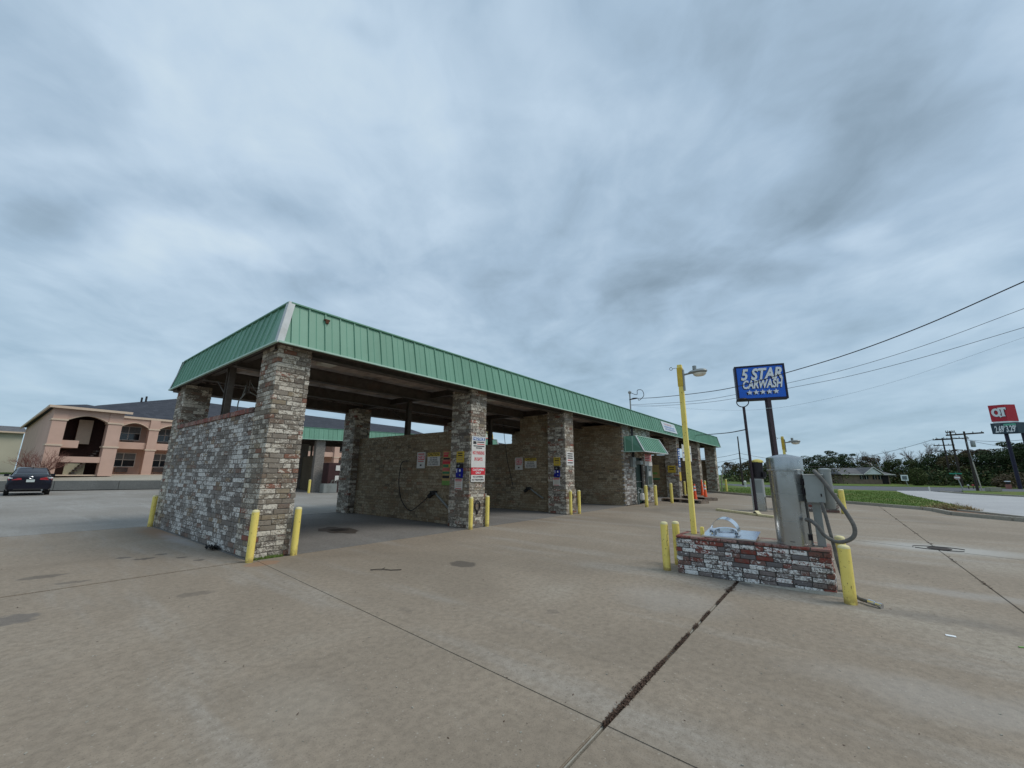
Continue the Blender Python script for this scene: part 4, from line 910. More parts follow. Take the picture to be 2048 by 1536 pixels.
# hose reel / vacuum port rings in the pillars' feet
for x, lab in ((9.28, 'round black hose port low on the second front pillar'), (14.95, 'round black hose port low on the third front pillar')):
    t = thing('hose_port', (x, 8.68, .5), lab, 'hose port'); MB().tube([(x+cos(a)*.11, 8.665, .62+sin(a)*.14) for a in [2*pi*i/20 for i in range(21)]], .018, 8).build('ring', M_BLK, t, True)
    MB().box(x-.02, x+.02, 8.655, 8.69, .38, .48).build('tab', M_BLK, t)
# awning, door sign, change machine, meter box, gas meter
aw = thing('awning', (22.3, 8.7, 2.75), 'small green mansard awning over the equipment room door', 'awning')
AX0, AX1, AYf, AYt, AZ0, AZ1 = 20.55, 24.35, 7.62, 8.06, 2.76, 3.56
w_ = .30; nn = int((AX1-AX0-.3)/w_); sl = sqrt((AYt-AYf)**2+(AZ1-AZ0)**2); tl = math.atan2(AYt-AYf, AZ1-AZ0)
pm = panel_mesh((AX1-AX0-.46)/nn, sl, .03)
for i in range(nn):
    o = bpy.data.objects.new('awning_panel', pm); COL.objects.link(o); o.location = (AX0+.23+i*(AX1-AX0-.46)/nn, AYf, AZ0); o.rotation_euler = (-tl, 0, 0); attach(o, aw)
def quad(name, mat, vs, parent): return MB().add(vs, [tuple(range(len(vs)))]).build(name, mat, parent)
for s_, X, Xi in ((1, AX0, AX0+.1), (-1, AX1, AX1-.1)):
    quad('side_panel', M_GRN, [(X, AYf, AZ0), (X, 8.68, AZ0), (X, 8.68, AZ1), (Xi, AYt, AZ1)], aw)
    MB().beam((X-.01*s_, 8.2, AZ0), (X-.01*s_, 8.2, AZ1-.02), .03, .03).beam((X-.01*s_, 8.6, AZ0), (X-.01*s_, 8.6, AZ1-.02), .03, .03).build('side_rib', M_GRNTRIM, aw)
    MB().beam((X, AYf-.02, AZ0), (Xi, AYt-.02, AZ1), .12, .04, up=(0, -1, .5)).build('hip_trim', M_FLASH, aw)
    MB().beam((X, AYf, AZ0-.02), (X, 8.68, AZ0-.02), .05, .05).build('edge_trim', M_GRNTRIM, aw)
    quad('front_end_strip', M_GRN, [(X, AYf, AZ0), (AX0+.25 if s_ > 0 else AX1-.25, AYf, AZ0), (AX0+.25 if s_ > 0 else AX1-.25, AYt, AZ1), (Xi, AYt, AZ1)], aw)
MB().beam((AX0, AYf-.01, AZ0-.02), (AX1, AYf-.01, AZ0-.02), .05, .05).build('edge_trim', M_FLASH, aw); MB().beam((AX0+.08, AYt, AZ1+.015), (AX1-.08, AYt, AZ1+.015), .06, .04).build('edge_trim', M_GRNTRIM, aw)
MB().box(AX0+.05, AX1-.05, AYf+.06, 8.68, AZ0+.02, AZ0+.05).build('soffit', M_WOOD, aw); MB().box(AX0+.1, AX1-.1, AYt+.03, 8.68, AZ1-.03, AZ1).build('top_sheet', M_GRN, aw)
t, put, bar = sign('door_sign', 'red and white stacked sign right of the dark door', 'y', F8, 23.42, 24.6, 2.30, 2.74, M_WHITE)
for q in (.88, .64, .4, .16): bar(.06, .94, q-.09, q+.09, M_PINKR if q in (.64, .16) else M_RED)
for q in (.88, .4): bar(.2, .8, q-.02, q+.02, M_INK, 'printed_line', .003)
t, put, bar = sign('door_sign', 'plain white panel just below the red and white stacked sign', 'y', F8, 23.42, 24.65, 2.07, 2.28, M_WHITE); bar(.4, .5, .4, .6, M_INK)
t = thing('change_machine', (23.8, 8.6, .9), 'grey steel bill changer mounted right of the dark door', 'change machine')
MB().box(23.42, 24.2, 8.55, 8.68, .9, 2.04).build('cabinet', M_GALV, t, bevel=.01); box('instruction_plate', M_WHITE, (23.6, 24.0, 8.54, 8.55, 1.5, 1.75), t); box('bill_slot', M_BLK, (23.75, 23.9, 8.535, 8.55, 1.8, 1.86), t); box('dark_face', plain('dark_olive_face', (.06, .08, .06), .5), (23.5, 24.12, 8.545, 8.55, 1.0, 1.45), t); box('top_tray', M_GALV, (23.4, 24.22, 8.48, 8.55, .84, .9), t)
t = thing('meter_box', (21.6, 8.6, 1.95), 'grey electrical box with side floodlight left of the dark door', 'electrical box')
MB().box(21.3, 21.75, 8.52, 8.685, 1.95, 2.48).build('box', M_GALV, t, bevel=.008); MB().box(21.78, 22.2, 8.3, 8.6, 2.1, 2.3).build('floodlight', M_GALV, t, bevel=.02); MB().tube([(21.5, 8.6, 2.48), (21.5, 8.6, 4.15)], .04, 8).tube([(21.7, 8.62, 2.48), (21.7, 8.62, 4.15)], .03, 8).build('conduit', M_BLK, t)
t = thing('gas_meter', (21.7, 8.3, 0), 'pale grey gas meter and pipework by the dark door', 'gas meter')
MB().box(21.75, 22.05, 8.25, 8.45, .22, .58).build('meter', M_WHITE, t, bevel=.04)
MB().tube([(21.6, 8.45, 0), (21.6, 8.45, .75), (21.7, 8.38, .82), (21.82, 8.35, .75), (21.82, 8.35, .56)], .025, 8).tube([(21.98, 8.35, .56), (21.98, 8.35, .8), (21.98, 8.6, .85)], .025, 8).tube([(21.5, 8.45, .62), (21.72, 8.45, .62)], .05, 8).build('pipes', M_GALV, t, True)
# pale sign on the fascia
yb = lambda z: 8.4+(z-ZB)/(ZT-ZB)*INS-.045
t = thing('fascia_sign', (27.9, 8.45, 4.38), 'faded white sign panel fixed on the green fascia', 'sign')
MB().add([(26.5, yb(4.35), 4.35), (29.4, yb(4.35), 4.35), (29.2, yb(4.98), 4.98), (26.35, yb(4.98), 4.98)], [(0, 1, 2, 3)]).build('board', plain('faded_white_panel', (.55, .62, .66), .5), t)
for z, x0, x1, m in ((4.83, 26.9, 28.4, plain('faded_pink', (.52, .40, .44), .6)), (4.66, 26.8, 28.9, plain('faded_blue', (.28, .36, .55), .6)), (4.5, 26.9, 29.0, plain('faded_blue_grey', (.30, .37, .52), .6))):
    MB().add([(x0, yb(z-.05)-.006, z-.05), (x1, yb(z-.05)-.006, z-.05), (x1, yb(z+.05)-.006, z+.05), (x0, yb(z+.05)-.006, z+.05)], [(0, 1, 2, 3)]).build('printed_band', m, t)
# bay 4: menu boards and banner
t, put, bar = sign('wash_menu', 'dull multicoloured menu board on the wall of the fourth bay', 'x', 30.1, 11.6, 10.1, 1.2, 2.25, M_SORG)
for a, b, q0, q1, m in ((.05, .5, .65, .95, M_RED), (.5, .95, .5, .95, M_SORG), (.05, .9, .35, .5, M_SLIME), (.1, .6, .12, .28, M_INK), (0, 1, 0, .1, M_SGRN)): bar(a, b, q0, q1, m)
t, put, bar = sign('grey_panel', 'grey blank panel left of the dull menu board', 'x', 30.1, 13.1, 12.0, 1.7, 2.05, M_GALV)
t, put, bar = sign('instruction_sign', 'square yellow sign on the pillar right of the fourth bay', 'x', 29.83, 9.4, 8.85, 1.7, 2.2, M_SYEL)
for q in (.7, .45): bar(.2, .8, q-.06, q+.06, M_INK)
t = thing('banner', (30.2, 8.66, 2.2), 'blue and white narrow banner on the fourth bay pillar', 'banner'); MB().box(29.95, 30.42, 8.655, 8.675, 2.1, 3.4).build('cloth', plain('banner_blue', (.05, .12, .35), .6), t)
for i in range(7): MB().box(30.0+.1*(i % 2), 30.3, 8.648, 8.656, 2.2+i*.17, 2.28+i*.17).build('print', M_WLET, t)
t, put, bar = sign('bay_banner', 'white board hung in the opening beside the yellow light pole', 'y', 8.66, 31.0, 33.4, 2.55, 3.75, M_WHITE, cat='board'); bar(.05, .95, .45, .52, M_NBLUE); bar(.05, .6, .2, .25, M_NBLUE)
t, put, bar = sign('price_notice', 'yellow strip low on the pillar behind the light pole', 'y', F8, 30.0, 30.4, 1.15, 1.75, M_SYEL)
# service mast and cables
t = thing('service_mast', (23.6, 9.4, 5), 'thin electrical service mast on the car wash roof', 'mast')
MB().tube([(23.6, 9.4, 4.66), (23.6, 9.4, 6.45)], .045, 8).build('pipe', M_GALV, t, True); MB().lathe((23.6, 9.4, 0), [(.06, 6.43), (.1, 6.48), (.1, 6.56), (.04, 6.62)], 10).build('weatherhead', M_GALV, t, True)
pts, rr = corr([(23.6, 9.35, 6.5), (23.7, 9.0, 6.35), (23.6, 8.9, 6.6), (23.55, 8.6, 6.55), (23.5, 8.5, 6.2), (23.5, 8.8, 5.95), (23.5, 8.9, 6.1), (23.48, 9.2, 6.12)], .02, 6, False); MB().tube(pts, .018, 6).build('drip_loop', M_BLK, t, True)
MB().beam((23.5, 9.4, 6.05), (23.35, 8.9, 6.05), .05, .05).build('insulator', M_BLK, t)
def cable(pts, r, label, ext=True):
    P = [Vector(p) for p in pts]
    if ext: P.append(P[-1]+(P[-1]-P[-2])*1.0); P.append(P[-1]+(P[-1]-P[-2])*1.1)
    q, _ = corr(P, r, 6, False); o = MB().tube(q, r, 6).build('cable', M_BLK, None, True); return tag(o, label, 'cable', 'overhead cables')
cable([(23.46, 9.25, 6.1), (22.49, 7.49, 5.82), (21.12, 5.04, 5.55), (20.04, 3.08, 5.44), (18.88, 1.0, 5.57), (17.82, -.92, 5.75), (16.83, -2.71, 6.08), (15.83, -4.5, 6.57)], .016, 'thickest black cable sagging from the service mast across the blue sign')
cable([(26.95, 10.69, 6.35), (26.74, 9.28, 6.22), (26.3, 6.31, 6.05), (25.95, 4.03, 6.13), (25.51, 1.09, 6.43), (25.17, -1.19, 6.72), (24.77, -3.84, 7.28), (24.34, -6.72, 8.13)], .010, 'thin grey cable just below the thickest one at the right')
cable([(26.95, 10.69, 6.28), (26.74, 9.29, 6.08), (26.3, 6.33, 5.89), (25.96, 4.06, 5.91), (25.52, 1.12, 6.14), (25.18, -1.14, 6.34), (24.79, -3.75, 6.76), (24.36, -6.59, 7.37)], .010, 'third thin cable from the top at the right edge')
cable([(26.74, 9.29, 6.08), (26.17, 5.49, 5.4), (25.74, 2.63, 5.12), (25.38, .17, 5.3), (24.93, -2.83, 5.86), (24.37, -6.52, 6.97)], .0035, 'faintest and lowest cable sweeping up to the right edge')
cable([(39.04, 10.3, 5.07), (33.06, 7.81, 4.53), (28.09, 5.74, 4.11), (24.53, 4.26, 3.83), (21.6, 3.06, 3.67)], .025, 'dark cable from the green fascia to the black lamp post', False)
# far end: pale leaning conduit, cones, wooden platforms, yellow board
t = tag(MB().tube([(42.75, 8.3, 2.5), (42.7, 8.35, 2.1), (42.6, 8.55, 1.2), (42.6, 8.6, 0)], .05, 8).build('downpipe', M_KERB, None, True), 'pale downpipe at the far end pillar of the car wash', 'pipe')
def cone(x, y, h, label):
    t = thing('traffic_cone', (x, y, 0), label, 'traffic cone', 'orange cones by the wooden platforms')
    MB().lathe((x, y, 0), [(.13, .04), (.11, .1), (.04, h-.02), (.025, h)], 16).build('cone', M_ORANGE, t, True); MB().box(x-.15, x+.15, y-.15, y+.15, 0, .04).build('base', M_ORANGE, t, bevel=.008)
    for z in (.62, .8): MB().lathe((x, y, 0), [(.113-(z*h-.1)*.08+.002, z*h), (.113-(z*h+.0)*.08+.002, z*h+.1)], 16).build('band', M_WLET, t, True)
cone(26.1, 6.75, 1.03, 'taller orange cone right of the yellow light pole'); cone(26.9, 7.1, .85, 'orange cone partly behind the nearest orange cone')
cone(28.45, 6.73, 1.05, 'slim orange cone on the end of the farther wooden platform'); cone(34.2, 8.3, 1.2, 'dark orange cone against the far bay pillar')
def platform(x0, y0, x1, y1, w, label):
    t = thing('wooden_platform', (x0, y0, 0), label, 'platform', 'low wooden platforms'); a = Vector((x0, y0, .17)); b = Vector((x1, y1, .17)); d = (b-a).normalized(); s = Vector((-d.y, d.x, 0))
    for k in range(4): MB().beam(a+s*(k-1.5)*w/4, b+s*(k-1.5)*w/4, w/4-.02, .035).build('plank', M_WOOD, t)
    n = 4
    for k in range(n+1):
        c = a.lerp(b, k/n); MB().obox(c-Vector((0, 0, .095)), d, s, (0, 0, 1), .06, w/2, .07).build('runner', M_BLKRUB if k % 2 else M_WOOD, t)
platform(25.6, 8.3, 24.9, 6.0, .8, 'long low wooden platform in front of the fourth bay'); platform(29.9, 8.2, 27.9, 6.3, .8, 'short low wooden platform by the slim orange cone')
bd = thing('parking_stop', (19.6, 3.3, 0), 'long broken pale yellow parking stop lying on the concrete', 'parking stop')
def blk(a, b, w, h, nm='segment'):
    MB().beam((*a, h/2), (*b, h/2), w, h).build(nm, M_YELP, bd, bevel=.012)
blk((20.64, 4.46), (19.12, 2.66), .16, .09); blk((19.03, 2.58), (18.6, 2.02), .17, .08)
MB().obox((19.12, 2.64, .12), (1, .6, .5), (-.5, 1, 0), (0, 0, 1), .13, .07, .02).build('splinter', M_YELP, bd)
MB().tube([(19.3, 2.82, .1), (19.22, 2.74, .13), (19.1, 2.7, .1)], .03, 6).build('dark_hole', M_CHIP, bd)

# ------------------------------------------------------------------ block behind: vending box
t = thing('vending_unit', (16.6, 31.0, 0), 'dark vending unit with white notices in the block behind', 'vending machine')
MB().box(16.3, 17.7, 31.3, 32.2, 0, 2.3).build('cabinet', plain('dark_maroon_cabinet', (.05, .02, .02), .5), t, bevel=.02); box('notice', M_WHITE, (16.9, 17.3, 31.27, 31.3, 1.7, 2.1), t); box('notice', M_WHITE, (16.9, 17.2, 31.27, 31.3, .9, 1.3), t)
MB().box(15.9, 17.0, 31.0, 31.6, 0, .7).build('base_box', M_GALV, t, bevel=.03)
for k in range(2): MB().tube([(16.5+k*.4, 31.2, .55), (16.6+k*.4, 31.1, .95), (16.75+k*.4, 31.1, 1.0), (16.8+k*.4, 31.1, .6)], .06, 8).build('hose', M_HOSE, t, True)
bollard(15.1, 31.6, .09, 1.0, 'thin yellow bollard seen through the first bay', 'yellow bollards at the block behind')

# ------------------------------------------------------------------ terrace, retaining wall
rw = bpy.data.objects.new('retaining_wall', None); COL.objects.link(rw); rw.location = (3.4, 50.35, 0); tag(rw, 'long low grey concrete retaining wall in front of the pink motel', 'wall')
a = Vector((-34, 60.6, 0)); b = Vector((48, 38.1, 0)); nseg = 22
for i in range(nseg):
    p = a.lerp(b, i/nseg); q = a.lerp(b, (i+1)/nseg); dd = (q-p).normalized()*.012; MB().beam(p+dd+Vector((0, 0, .36)), q-dd+Vector((0, 0, .36)), .25, .76).build('wall_section', M_RET, rw, bevel=.01)
mb = MB(); dirw = (b-a).normalized(); nn_ = Vector((-dirw.y, dirw.x, 0)); rows = []
for z_, k in ((.735, .0), (1.05, 4.0), (1.17, 8.0), (1.2, 140)): rows += [a-dirw*60+nn_*k+Vector((0, 0, z_)), b+dirw*10+nn_*k+Vector((0, 0, z_))]
mb.add(rows, [(0, 1, 3, 2), (2, 3, 5, 4), (4, 5, 7, 6)]); mb.build('terrace', M_FARCON2 if 'M_FARCON2' in globals() else concrete('terrace_paving', (.36, .33, .27), (.43, .40, .33), (.48, .45, .38), [], .2, 0), kind='structure')

# ------------------------------------------------------------------ motel
MO = Vector((2.1, 52.2, 0)); MA = radians(5)
mot = thing('motel', (0, 0, 0), 'two-storey pink stucco motel with arched galleries and dark shingle roof', 'motel')
ZG = 1.18
def mbx(mb, x0, x1, y0, y1, z0, z1): return mb.box(x0, x1, y0, y1, z0, z1)
def mp_(name, mat, b, bevel=0): return MB().box(*b).build(name, mat, mot, bevel=bevel)
def arch_panel(x0, x1, y0, y1, z0, zt, rise):    # spandrel filling above an arched opening
    n = 12; pts = [(x0, y0, zt), (x0, y0, z0)]
    for i in range(n+1):
        u = i/n; pts.append((x0+(x1-x0)*u, y0, z0+rise*sin(pi*u)))
    pts += [(x1, y0, z0), (x1, y0, zt)]
    out = []
    for p in pts:
        if not out or (Vector(p)-Vector(out[-1])).length > 1e-5: out.append(p)
    return MB().prism(out, (0, y1-y0, 0)).build('arch', M_STUCCO, mot)
def arch_trim(x0, x1, y, z0, rise):
    n = 12; MB().tube([(x0+(x1-x0)*i/n, y+.02, z0+rise*sin(pi*i/n)) for i in range(n+1)], .045, 4).build('arch_trim', M_CREAM, mot)
EZ = 6.95
# wing
for (x0, x1) in ((.32, 1.2), (3.88, 4.85)):
    mp_('column', M_STUCCO, (x0, x1, .5, 1.4, ZG-.1, EZ))
    for z in (3.66, 5.86): mp_('column_moulding', M_CREAM, (x0-.07, x1+.07, .43, 1.47, z, z+.14))
mp_('balcony_wall', M_STUCCO, (1.2, 3.88, .56, .8, 2.27, 2.78)); mp_('upper_band', M_STUCCO, (1.2, 3.88, .56, 1.3, 6.56, EZ)); arch_panel(1.2, 3.88, .56, 1.2, 5.95, 6.56, .5); arch_trim(1.2, 3.88, .53, 5.95, .5)
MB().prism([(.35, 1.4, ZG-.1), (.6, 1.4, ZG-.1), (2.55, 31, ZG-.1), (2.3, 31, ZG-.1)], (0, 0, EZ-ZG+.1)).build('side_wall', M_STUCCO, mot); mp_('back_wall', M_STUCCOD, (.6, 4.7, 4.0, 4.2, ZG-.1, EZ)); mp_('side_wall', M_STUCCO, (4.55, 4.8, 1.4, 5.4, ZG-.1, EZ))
mp_('landing', M_STUCCO, (1.2, 2.3, .9, 4.0, 3.55, 4.2)); mp_('stair_shade_wall', plain('dark_brown_wall', (.06, .03, .025), .9), (.65, 4.5, 3.6, 3.7, ZG, 6.9)); mp_('lower_floor', M_CREAM, (.6, 4.6, .8, 4.0, ZG-.08, ZG+.02))  # dark sheet before the back wall: shade of the stair recess put into its colour
mp_('stair_soffit', M_CREAM, (2.35, 3.3, 2.8, 3.0, 4.0, 6.25)); st = MB()
for i in range(10): st.box(2.4+i*.14, 2.6+i*.14, 1.6, 2.6, 1.3+i*.22, 1.42+i*.22)
st.build('stairs', M_ACU, mot); mp_('stair_wall', M_CDOOR, (2.0, 3.3, 2.4, 2.5, ZG, 2.2))
def window(x, y, z, w, h, blind=.5):
    f = mp_('window', M_GLASS, (x-w/2, x+w/2, y-.02, y+.02, z, z+h))
    MB().box(x-w/2-.05, x+w/2+.05, y-.05, y-.021, z-.06, z).box(x-w/2-.05, x+w/2+.05, y-.05, y-.021, z+h, z+h+.06).box(x-.03, x+.03, y-.05, y-.021, z, z+h).box(x-w/2-.05, x-w/2, y-.05, y-.021, z, z+h).box(x+w/2, x+w/2+.05, y-.05, y-.021, z, z+h).box(x-w/2, x+w/2, y-.05, y-.021, z+h*.48, z+h*.52).build('frame', M_WHITE, f)
    MB().box(x-w/2, x+w/2, y-.03, y-.022, z+h*(1-blind), z+h).build('blind', M_CURT, f)
def rooms(x, y, z):
    window(x, y, z+.85, 1.9, 1.35); mp_('air_conditioner', M_ACU, (x-.5, x+.5, y-.25, y+.02, z+.25, z+.7))
# recessed rooms and colonnade
xs = [5.5+i*3.12 for i in range(16)]
mp_('room_wall', M_STUCCO, (4.8, 56, 6.4, 6.6, ZG-.1, EZ)); mp_('gallery_floor', M_STUCCO, (4.8, 56, 4.3, 6.4, 3.78, 3.98)); mp_('balcony_wall', M_STUCCO, (4.8, 56, 4.24, 4.36, 3.78, 4.46)); mp_('upper_band', M_STUCCO, (4.8, 56, 4.15, 4.45, 6.55, EZ)); mp_('walkway', M_CREAM, (4.8, 56, 3.9, 6.4, ZG-.1, ZG+.02))
for i, x in enumerate(xs):
    o0, o1 = x, x+2.32
    mp_('column', M_STUCCO, (o1, o1+.8, 4.0, 4.7, ZG-.1, EZ)); 
    for z in (3.66, 5.82): mp_('column_moulding', M_CREAM, (o1-.07, o1+.87, 3.93, 4.77, z, z+.14))
    arch_panel(o0, o1, 4.16, 4.44, 5.96, 6.55, .5); arch_trim(o0, o1, 4.13, 5.96, .5)
    if i == 6: 
        pass
    for z in (ZG, 3.98):
        rooms(o0+1.25, 6.4, z)
        if i > 4 and i % 2 == 0: 
            d = mp_('door', M_CDOOR, (o1-.05, o1+.85, 6.34, 6.4, z+.02, z+2.1)); MB().box(o1+.02, o1+.08, 6.3, 6.34, z+1.0, z+1.15).build('handle', M_BLK, d)
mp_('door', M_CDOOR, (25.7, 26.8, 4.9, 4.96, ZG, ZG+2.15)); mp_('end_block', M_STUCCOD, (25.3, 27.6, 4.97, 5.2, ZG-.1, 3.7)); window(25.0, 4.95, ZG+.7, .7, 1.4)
# roofs
def hip(name, mat, x0, x1, y0, y1, z, zr, inset, over=.45):
    x0 -= over; x1 += over; y0 -= over; y1 += over; ym = (y0+y1)/2; mb = MB()
    if (x1-x0) > (y1-y0): r = [(x0+inset, ym, zr), (x1-inset, ym, zr)]; P = [(x0, y0, z), (x1, y0, z), (x1, y1, z), (x0, y1, z)]+r; fs = [(0, 1, 5, 4), (1, 2, 5), (2, 3, 4, 5), (3, 0, 4)]
    else: xm = (x0+x1)/2; r = [(xm, y0+inset, zr), (xm, y1-inset, zr)]; P = [(x0, y0, z), (x1, y0, z), (x1, y1, z), (x0, y1, z)]+r; fs = [(0, 1, 4), (1, 2, 5, 4), (2, 3, 5), (3, 0, 4, 5)]
    mb.add(P, fs+[(3, 2, 1, 0)]); o = mb.build(name, mat, mot)
    MB().box(x0-.03, x1+.03, y0-.06, y0+.06, z-.18, z+.03).box(x0-.06, x0+.06, y0+.06, y1, z-.18, z+.03).build('fascia_board', M_CREAM, mot); return o
hip('roof', M_SHING, 4.95, 58.5, 4.5, 21.5, EZ+.1, 10.75, 7.6); z_ = EZ+.12; MB().add([(-.05, .1, z_), (5.3, .1, z_), (5.3, 31.4, z_), (1.85, 31.4, z_), (2.6, 3.1, 7.75), (3.6, 28, 7.75)], [(0, 1, 4), (1, 2, 5, 4), (2, 3, 5), (3, 0, 4, 5), (3, 2, 1, 0)]).build('roof', M_SHING, mot); MB().box(-.08, 5.33, .04, .16, z_-.18, z_+.03).beam((-.05, .18, z_-.075), (1.85, 31.4, z_-.075), .12, .21).build('fascia_board', M_CREAM, mot); MB().add([(2.6, 9.0, 7.7), (5.0, 5.0, 7.06), (12, 12.9, 10.7), (5.2, 13, 8.9)], [(0, 1, 2, 3)]).build('roof', M_SHING, mot)
for x in (8.6, 9.0): MB().tube([(x, 12, 8.5), (x, 12, 10.45 if x > 8.7 else 10.25)], .1, 8).build('vent_pipe', M_BLK, mot)
mot.location = MO; mot.rotation_euler = (0, 0, MA)
bg = thing('beige_building', (-5, 88, 1.2), 'plain beige building with grey roof at the far left edge', 'building')
MB().box(-30, 1.7, 88, 100, 1.0, 6.65).build('wall', M_BEIGE, bg); MB().add([(-30.5, 87.5, 6.6), (2.1, 87.5, 6.6), (1.6, 93, 7.75), (-30.5, 93, 7.75)], [(0, 1, 2, 3)]).build('roof', M_SHINGG, bg); MB().box(-30, 2.1, 87.4, 87.5, 6.5, 6.7).build('gutter', M_CREAM, bg)
sheet('lawn', [(-20, 62), (2.5, 62), (3, 85), (-20, 88)], 1.26, M_GRASS, .2)

# ------------------------------------------------------------------ plants
def twig_plant(x, y, z, h, w, mat, label, cat='shrub', seed=1, name='bare_shrub', levels=3, n0=9, r0=.03):
    rnd = random.Random(seed); t = thing(name, (x, y, z), label, cat); mb = MB()
    def grow(p, d, L, r, lv):
        q = p+d*L; m = p.lerp(q, .5)+Vector((rnd.uniform(-1, 1), rnd.uniform(-1, 1), 0))*L*.06; mb.tube([p, m, q], [r, r*.8, r*.6], 4)
        if lv == 0: return
        for _ in range(3):
            dd = (d+Vector((rnd.uniform(-1, 1), rnd.uniform(-1, 1), rnd.uniform(-.3, .7)))*.75).normalized(); grow(p.lerp(q, rnd.uniform(.45, 1)), dd, L*rnd.uniform(.5, .8), r*.55, lv-1)
    for i in range(n0):
        a = 2*pi*i/n0+rnd.uniform(-.3, .3); d = Vector((cos(a)*w/h, sin(a)*w/h, 1)).normalized(); grow(Vector((x, y, z)), d, h*.45, r0, levels)
    mb.build('branches', mat, t); return t
twig_plant(2.25, 51.6, 1.0, 2.6, 2.6, M_REDTWIG, 'bare reddish shrub behind the dark car', seed=3, levels=4, n0=12, r0=.035)
def leaf_cloud(mb, c, rad, n, size, rnd, mi=0, flat=.75):
    for _ in range(n):
        while True:
            v = Vector((rnd.uniform(-1, 1), rnd.uniform(-1, 1), rnd.uniform(-1, 1)))
            if .15 < v.length < 1: break
        v = v.normalized()*(v.length**.35); p = Vector(c)+Vector((v.x*rad[0], v.y*rad[1], v.z*rad[2]))
        a = Vector((rnd.gauss(0, 1), rnd.gauss(0, 1), rnd.gauss(0, flat))).normalized(); b = a.cross(Vector((rnd.gauss(0, 1), rnd.gauss(0, 1), rnd.gauss(0, 1)))).normalized(); s = size*rnd.uniform(.6, 1.3)
        mb.add([p-a*s, p+b*s*.5, p+a*s, p-b*s*.5], [(0, 1, 2, 3)], mi)
def tree_parts(kind, seed):
    """returns (trunk mesh, crown mesh) of a tree one unit wide and tall, on its base"""
    rnd = random.Random(seed); tr = MB(); cr = MB(); H = 6.0
    top = Vector((rnd.uniform(-.3, .3), rnd.uniform(-.3, .3), H*.62))
    tr.tube([(0, 0, -.2), (0, 0, H*.2), tuple(top*.6), tuple(top)], [.16, .13, .1, .05], 7)
    if kind == 'bare':
        def grow(p, d, L, r, lv):
            q = p+d*L; tr.tube([p, p.lerp(q, .5)+Vector((rnd.uniform(-1, 1), rnd.uniform(-1, 1), 0))*L*.05, q], [r, r*.8, r*.5], 4, cap=False)
            if lv == 0: return
            for _ in range(3 if lv > 1 else 4):
                dd = (d*.9+Vector((rnd.uniform(-1, 1), rnd.uniform(-1, 1), rnd.uniform(-.1, .8)))*.65).normalized(); grow(p.lerp(q, rnd.uniform(.5, 1)), dd, L*rnd.uniform(.55, .85), r*.6, lv-1)
        for i in range(6): a = i*1.05+rnd.uniform(-.3, .3); grow(Vector((0, 0, H*(.25+.06*i))), Vector((cos(a)*.8, sin(a)*.8, 1)).normalized(), 1.6, .08, 4)
        leaf_cloud(cr, (0, 0, H*.45), (1.6, 1.6, 1.6), 260, .13, rnd)
    else:
        n = 13 if kind != 'pine' else 11
        for i in range(n):
            a = rnd.uniform(0, 2*pi); zz = rnd.uniform(.30, .92); rad_ = (1.9 if kind != 'pine' else 1.7)*sqrt(max(.05, 1-((zz-.52)/.5)**2))*rnd.uniform(.5, 1)
            if kind == 'pine': zz = .42+.55*i/n; 
            c = Vector((cos(a)*rad_, sin(a)*rad_, H*zz)); tr.tube([tuple(top*min(1, zz)), tuple(c)], [.05, .02], 4, cap=False)
            s = rnd.uniform(.55, 1.05); fl = .72 if kind != 'pine' else .36
            leaf_cloud(cr, c, (s, s, s*fl), 420 if kind != 'pine' else 330, .10, rnd)
        leaf_cloud(cr, (0, 0, H*.5), (1.4, 1.4, 1.9), 900, .13, rnd)
        leaf_cloud(cr, (0, 0, H*.14), (1.9, 1.9, .9), 420, .15, rnd)
    return tr, cr
KIND = {'dark': (M_LDK, 'dense dark evergreen'), 'green': (M_LMID, 'mid green bushy'), 'olive': (M_LOLV, 'olive and brown leaved'), 'russet': (M_LBRN, 'russet brown leaved'), 'pine': (M_LDK, 'open layered dark pine-like'), 'bare': (M_LBRN, 'nearly bare grey twigged')}
PROTO = {}
for kd, (mt, _) in KIND.items():
    for v in range(2):
        tr, cr = tree_parts(kd, hash_ := (sum(map(ord, kd))*7+v*13)); 
        a = tr.build('trunk', M_BARK if kd != 'bare' else M_BARE); b = cr.build('crown', mt)
        PROTO[(kd, v)] = (a.data, b.data); bpy.data.objects.remove(a); bpy.data.objects.remove(b)
def ray_xy(px, D):
    f = 800.734; d = F + R2*((px-1024)/f); k = D/sqrt(d.x*d.x+d.y*d.y); return d.x*k, d.y*k
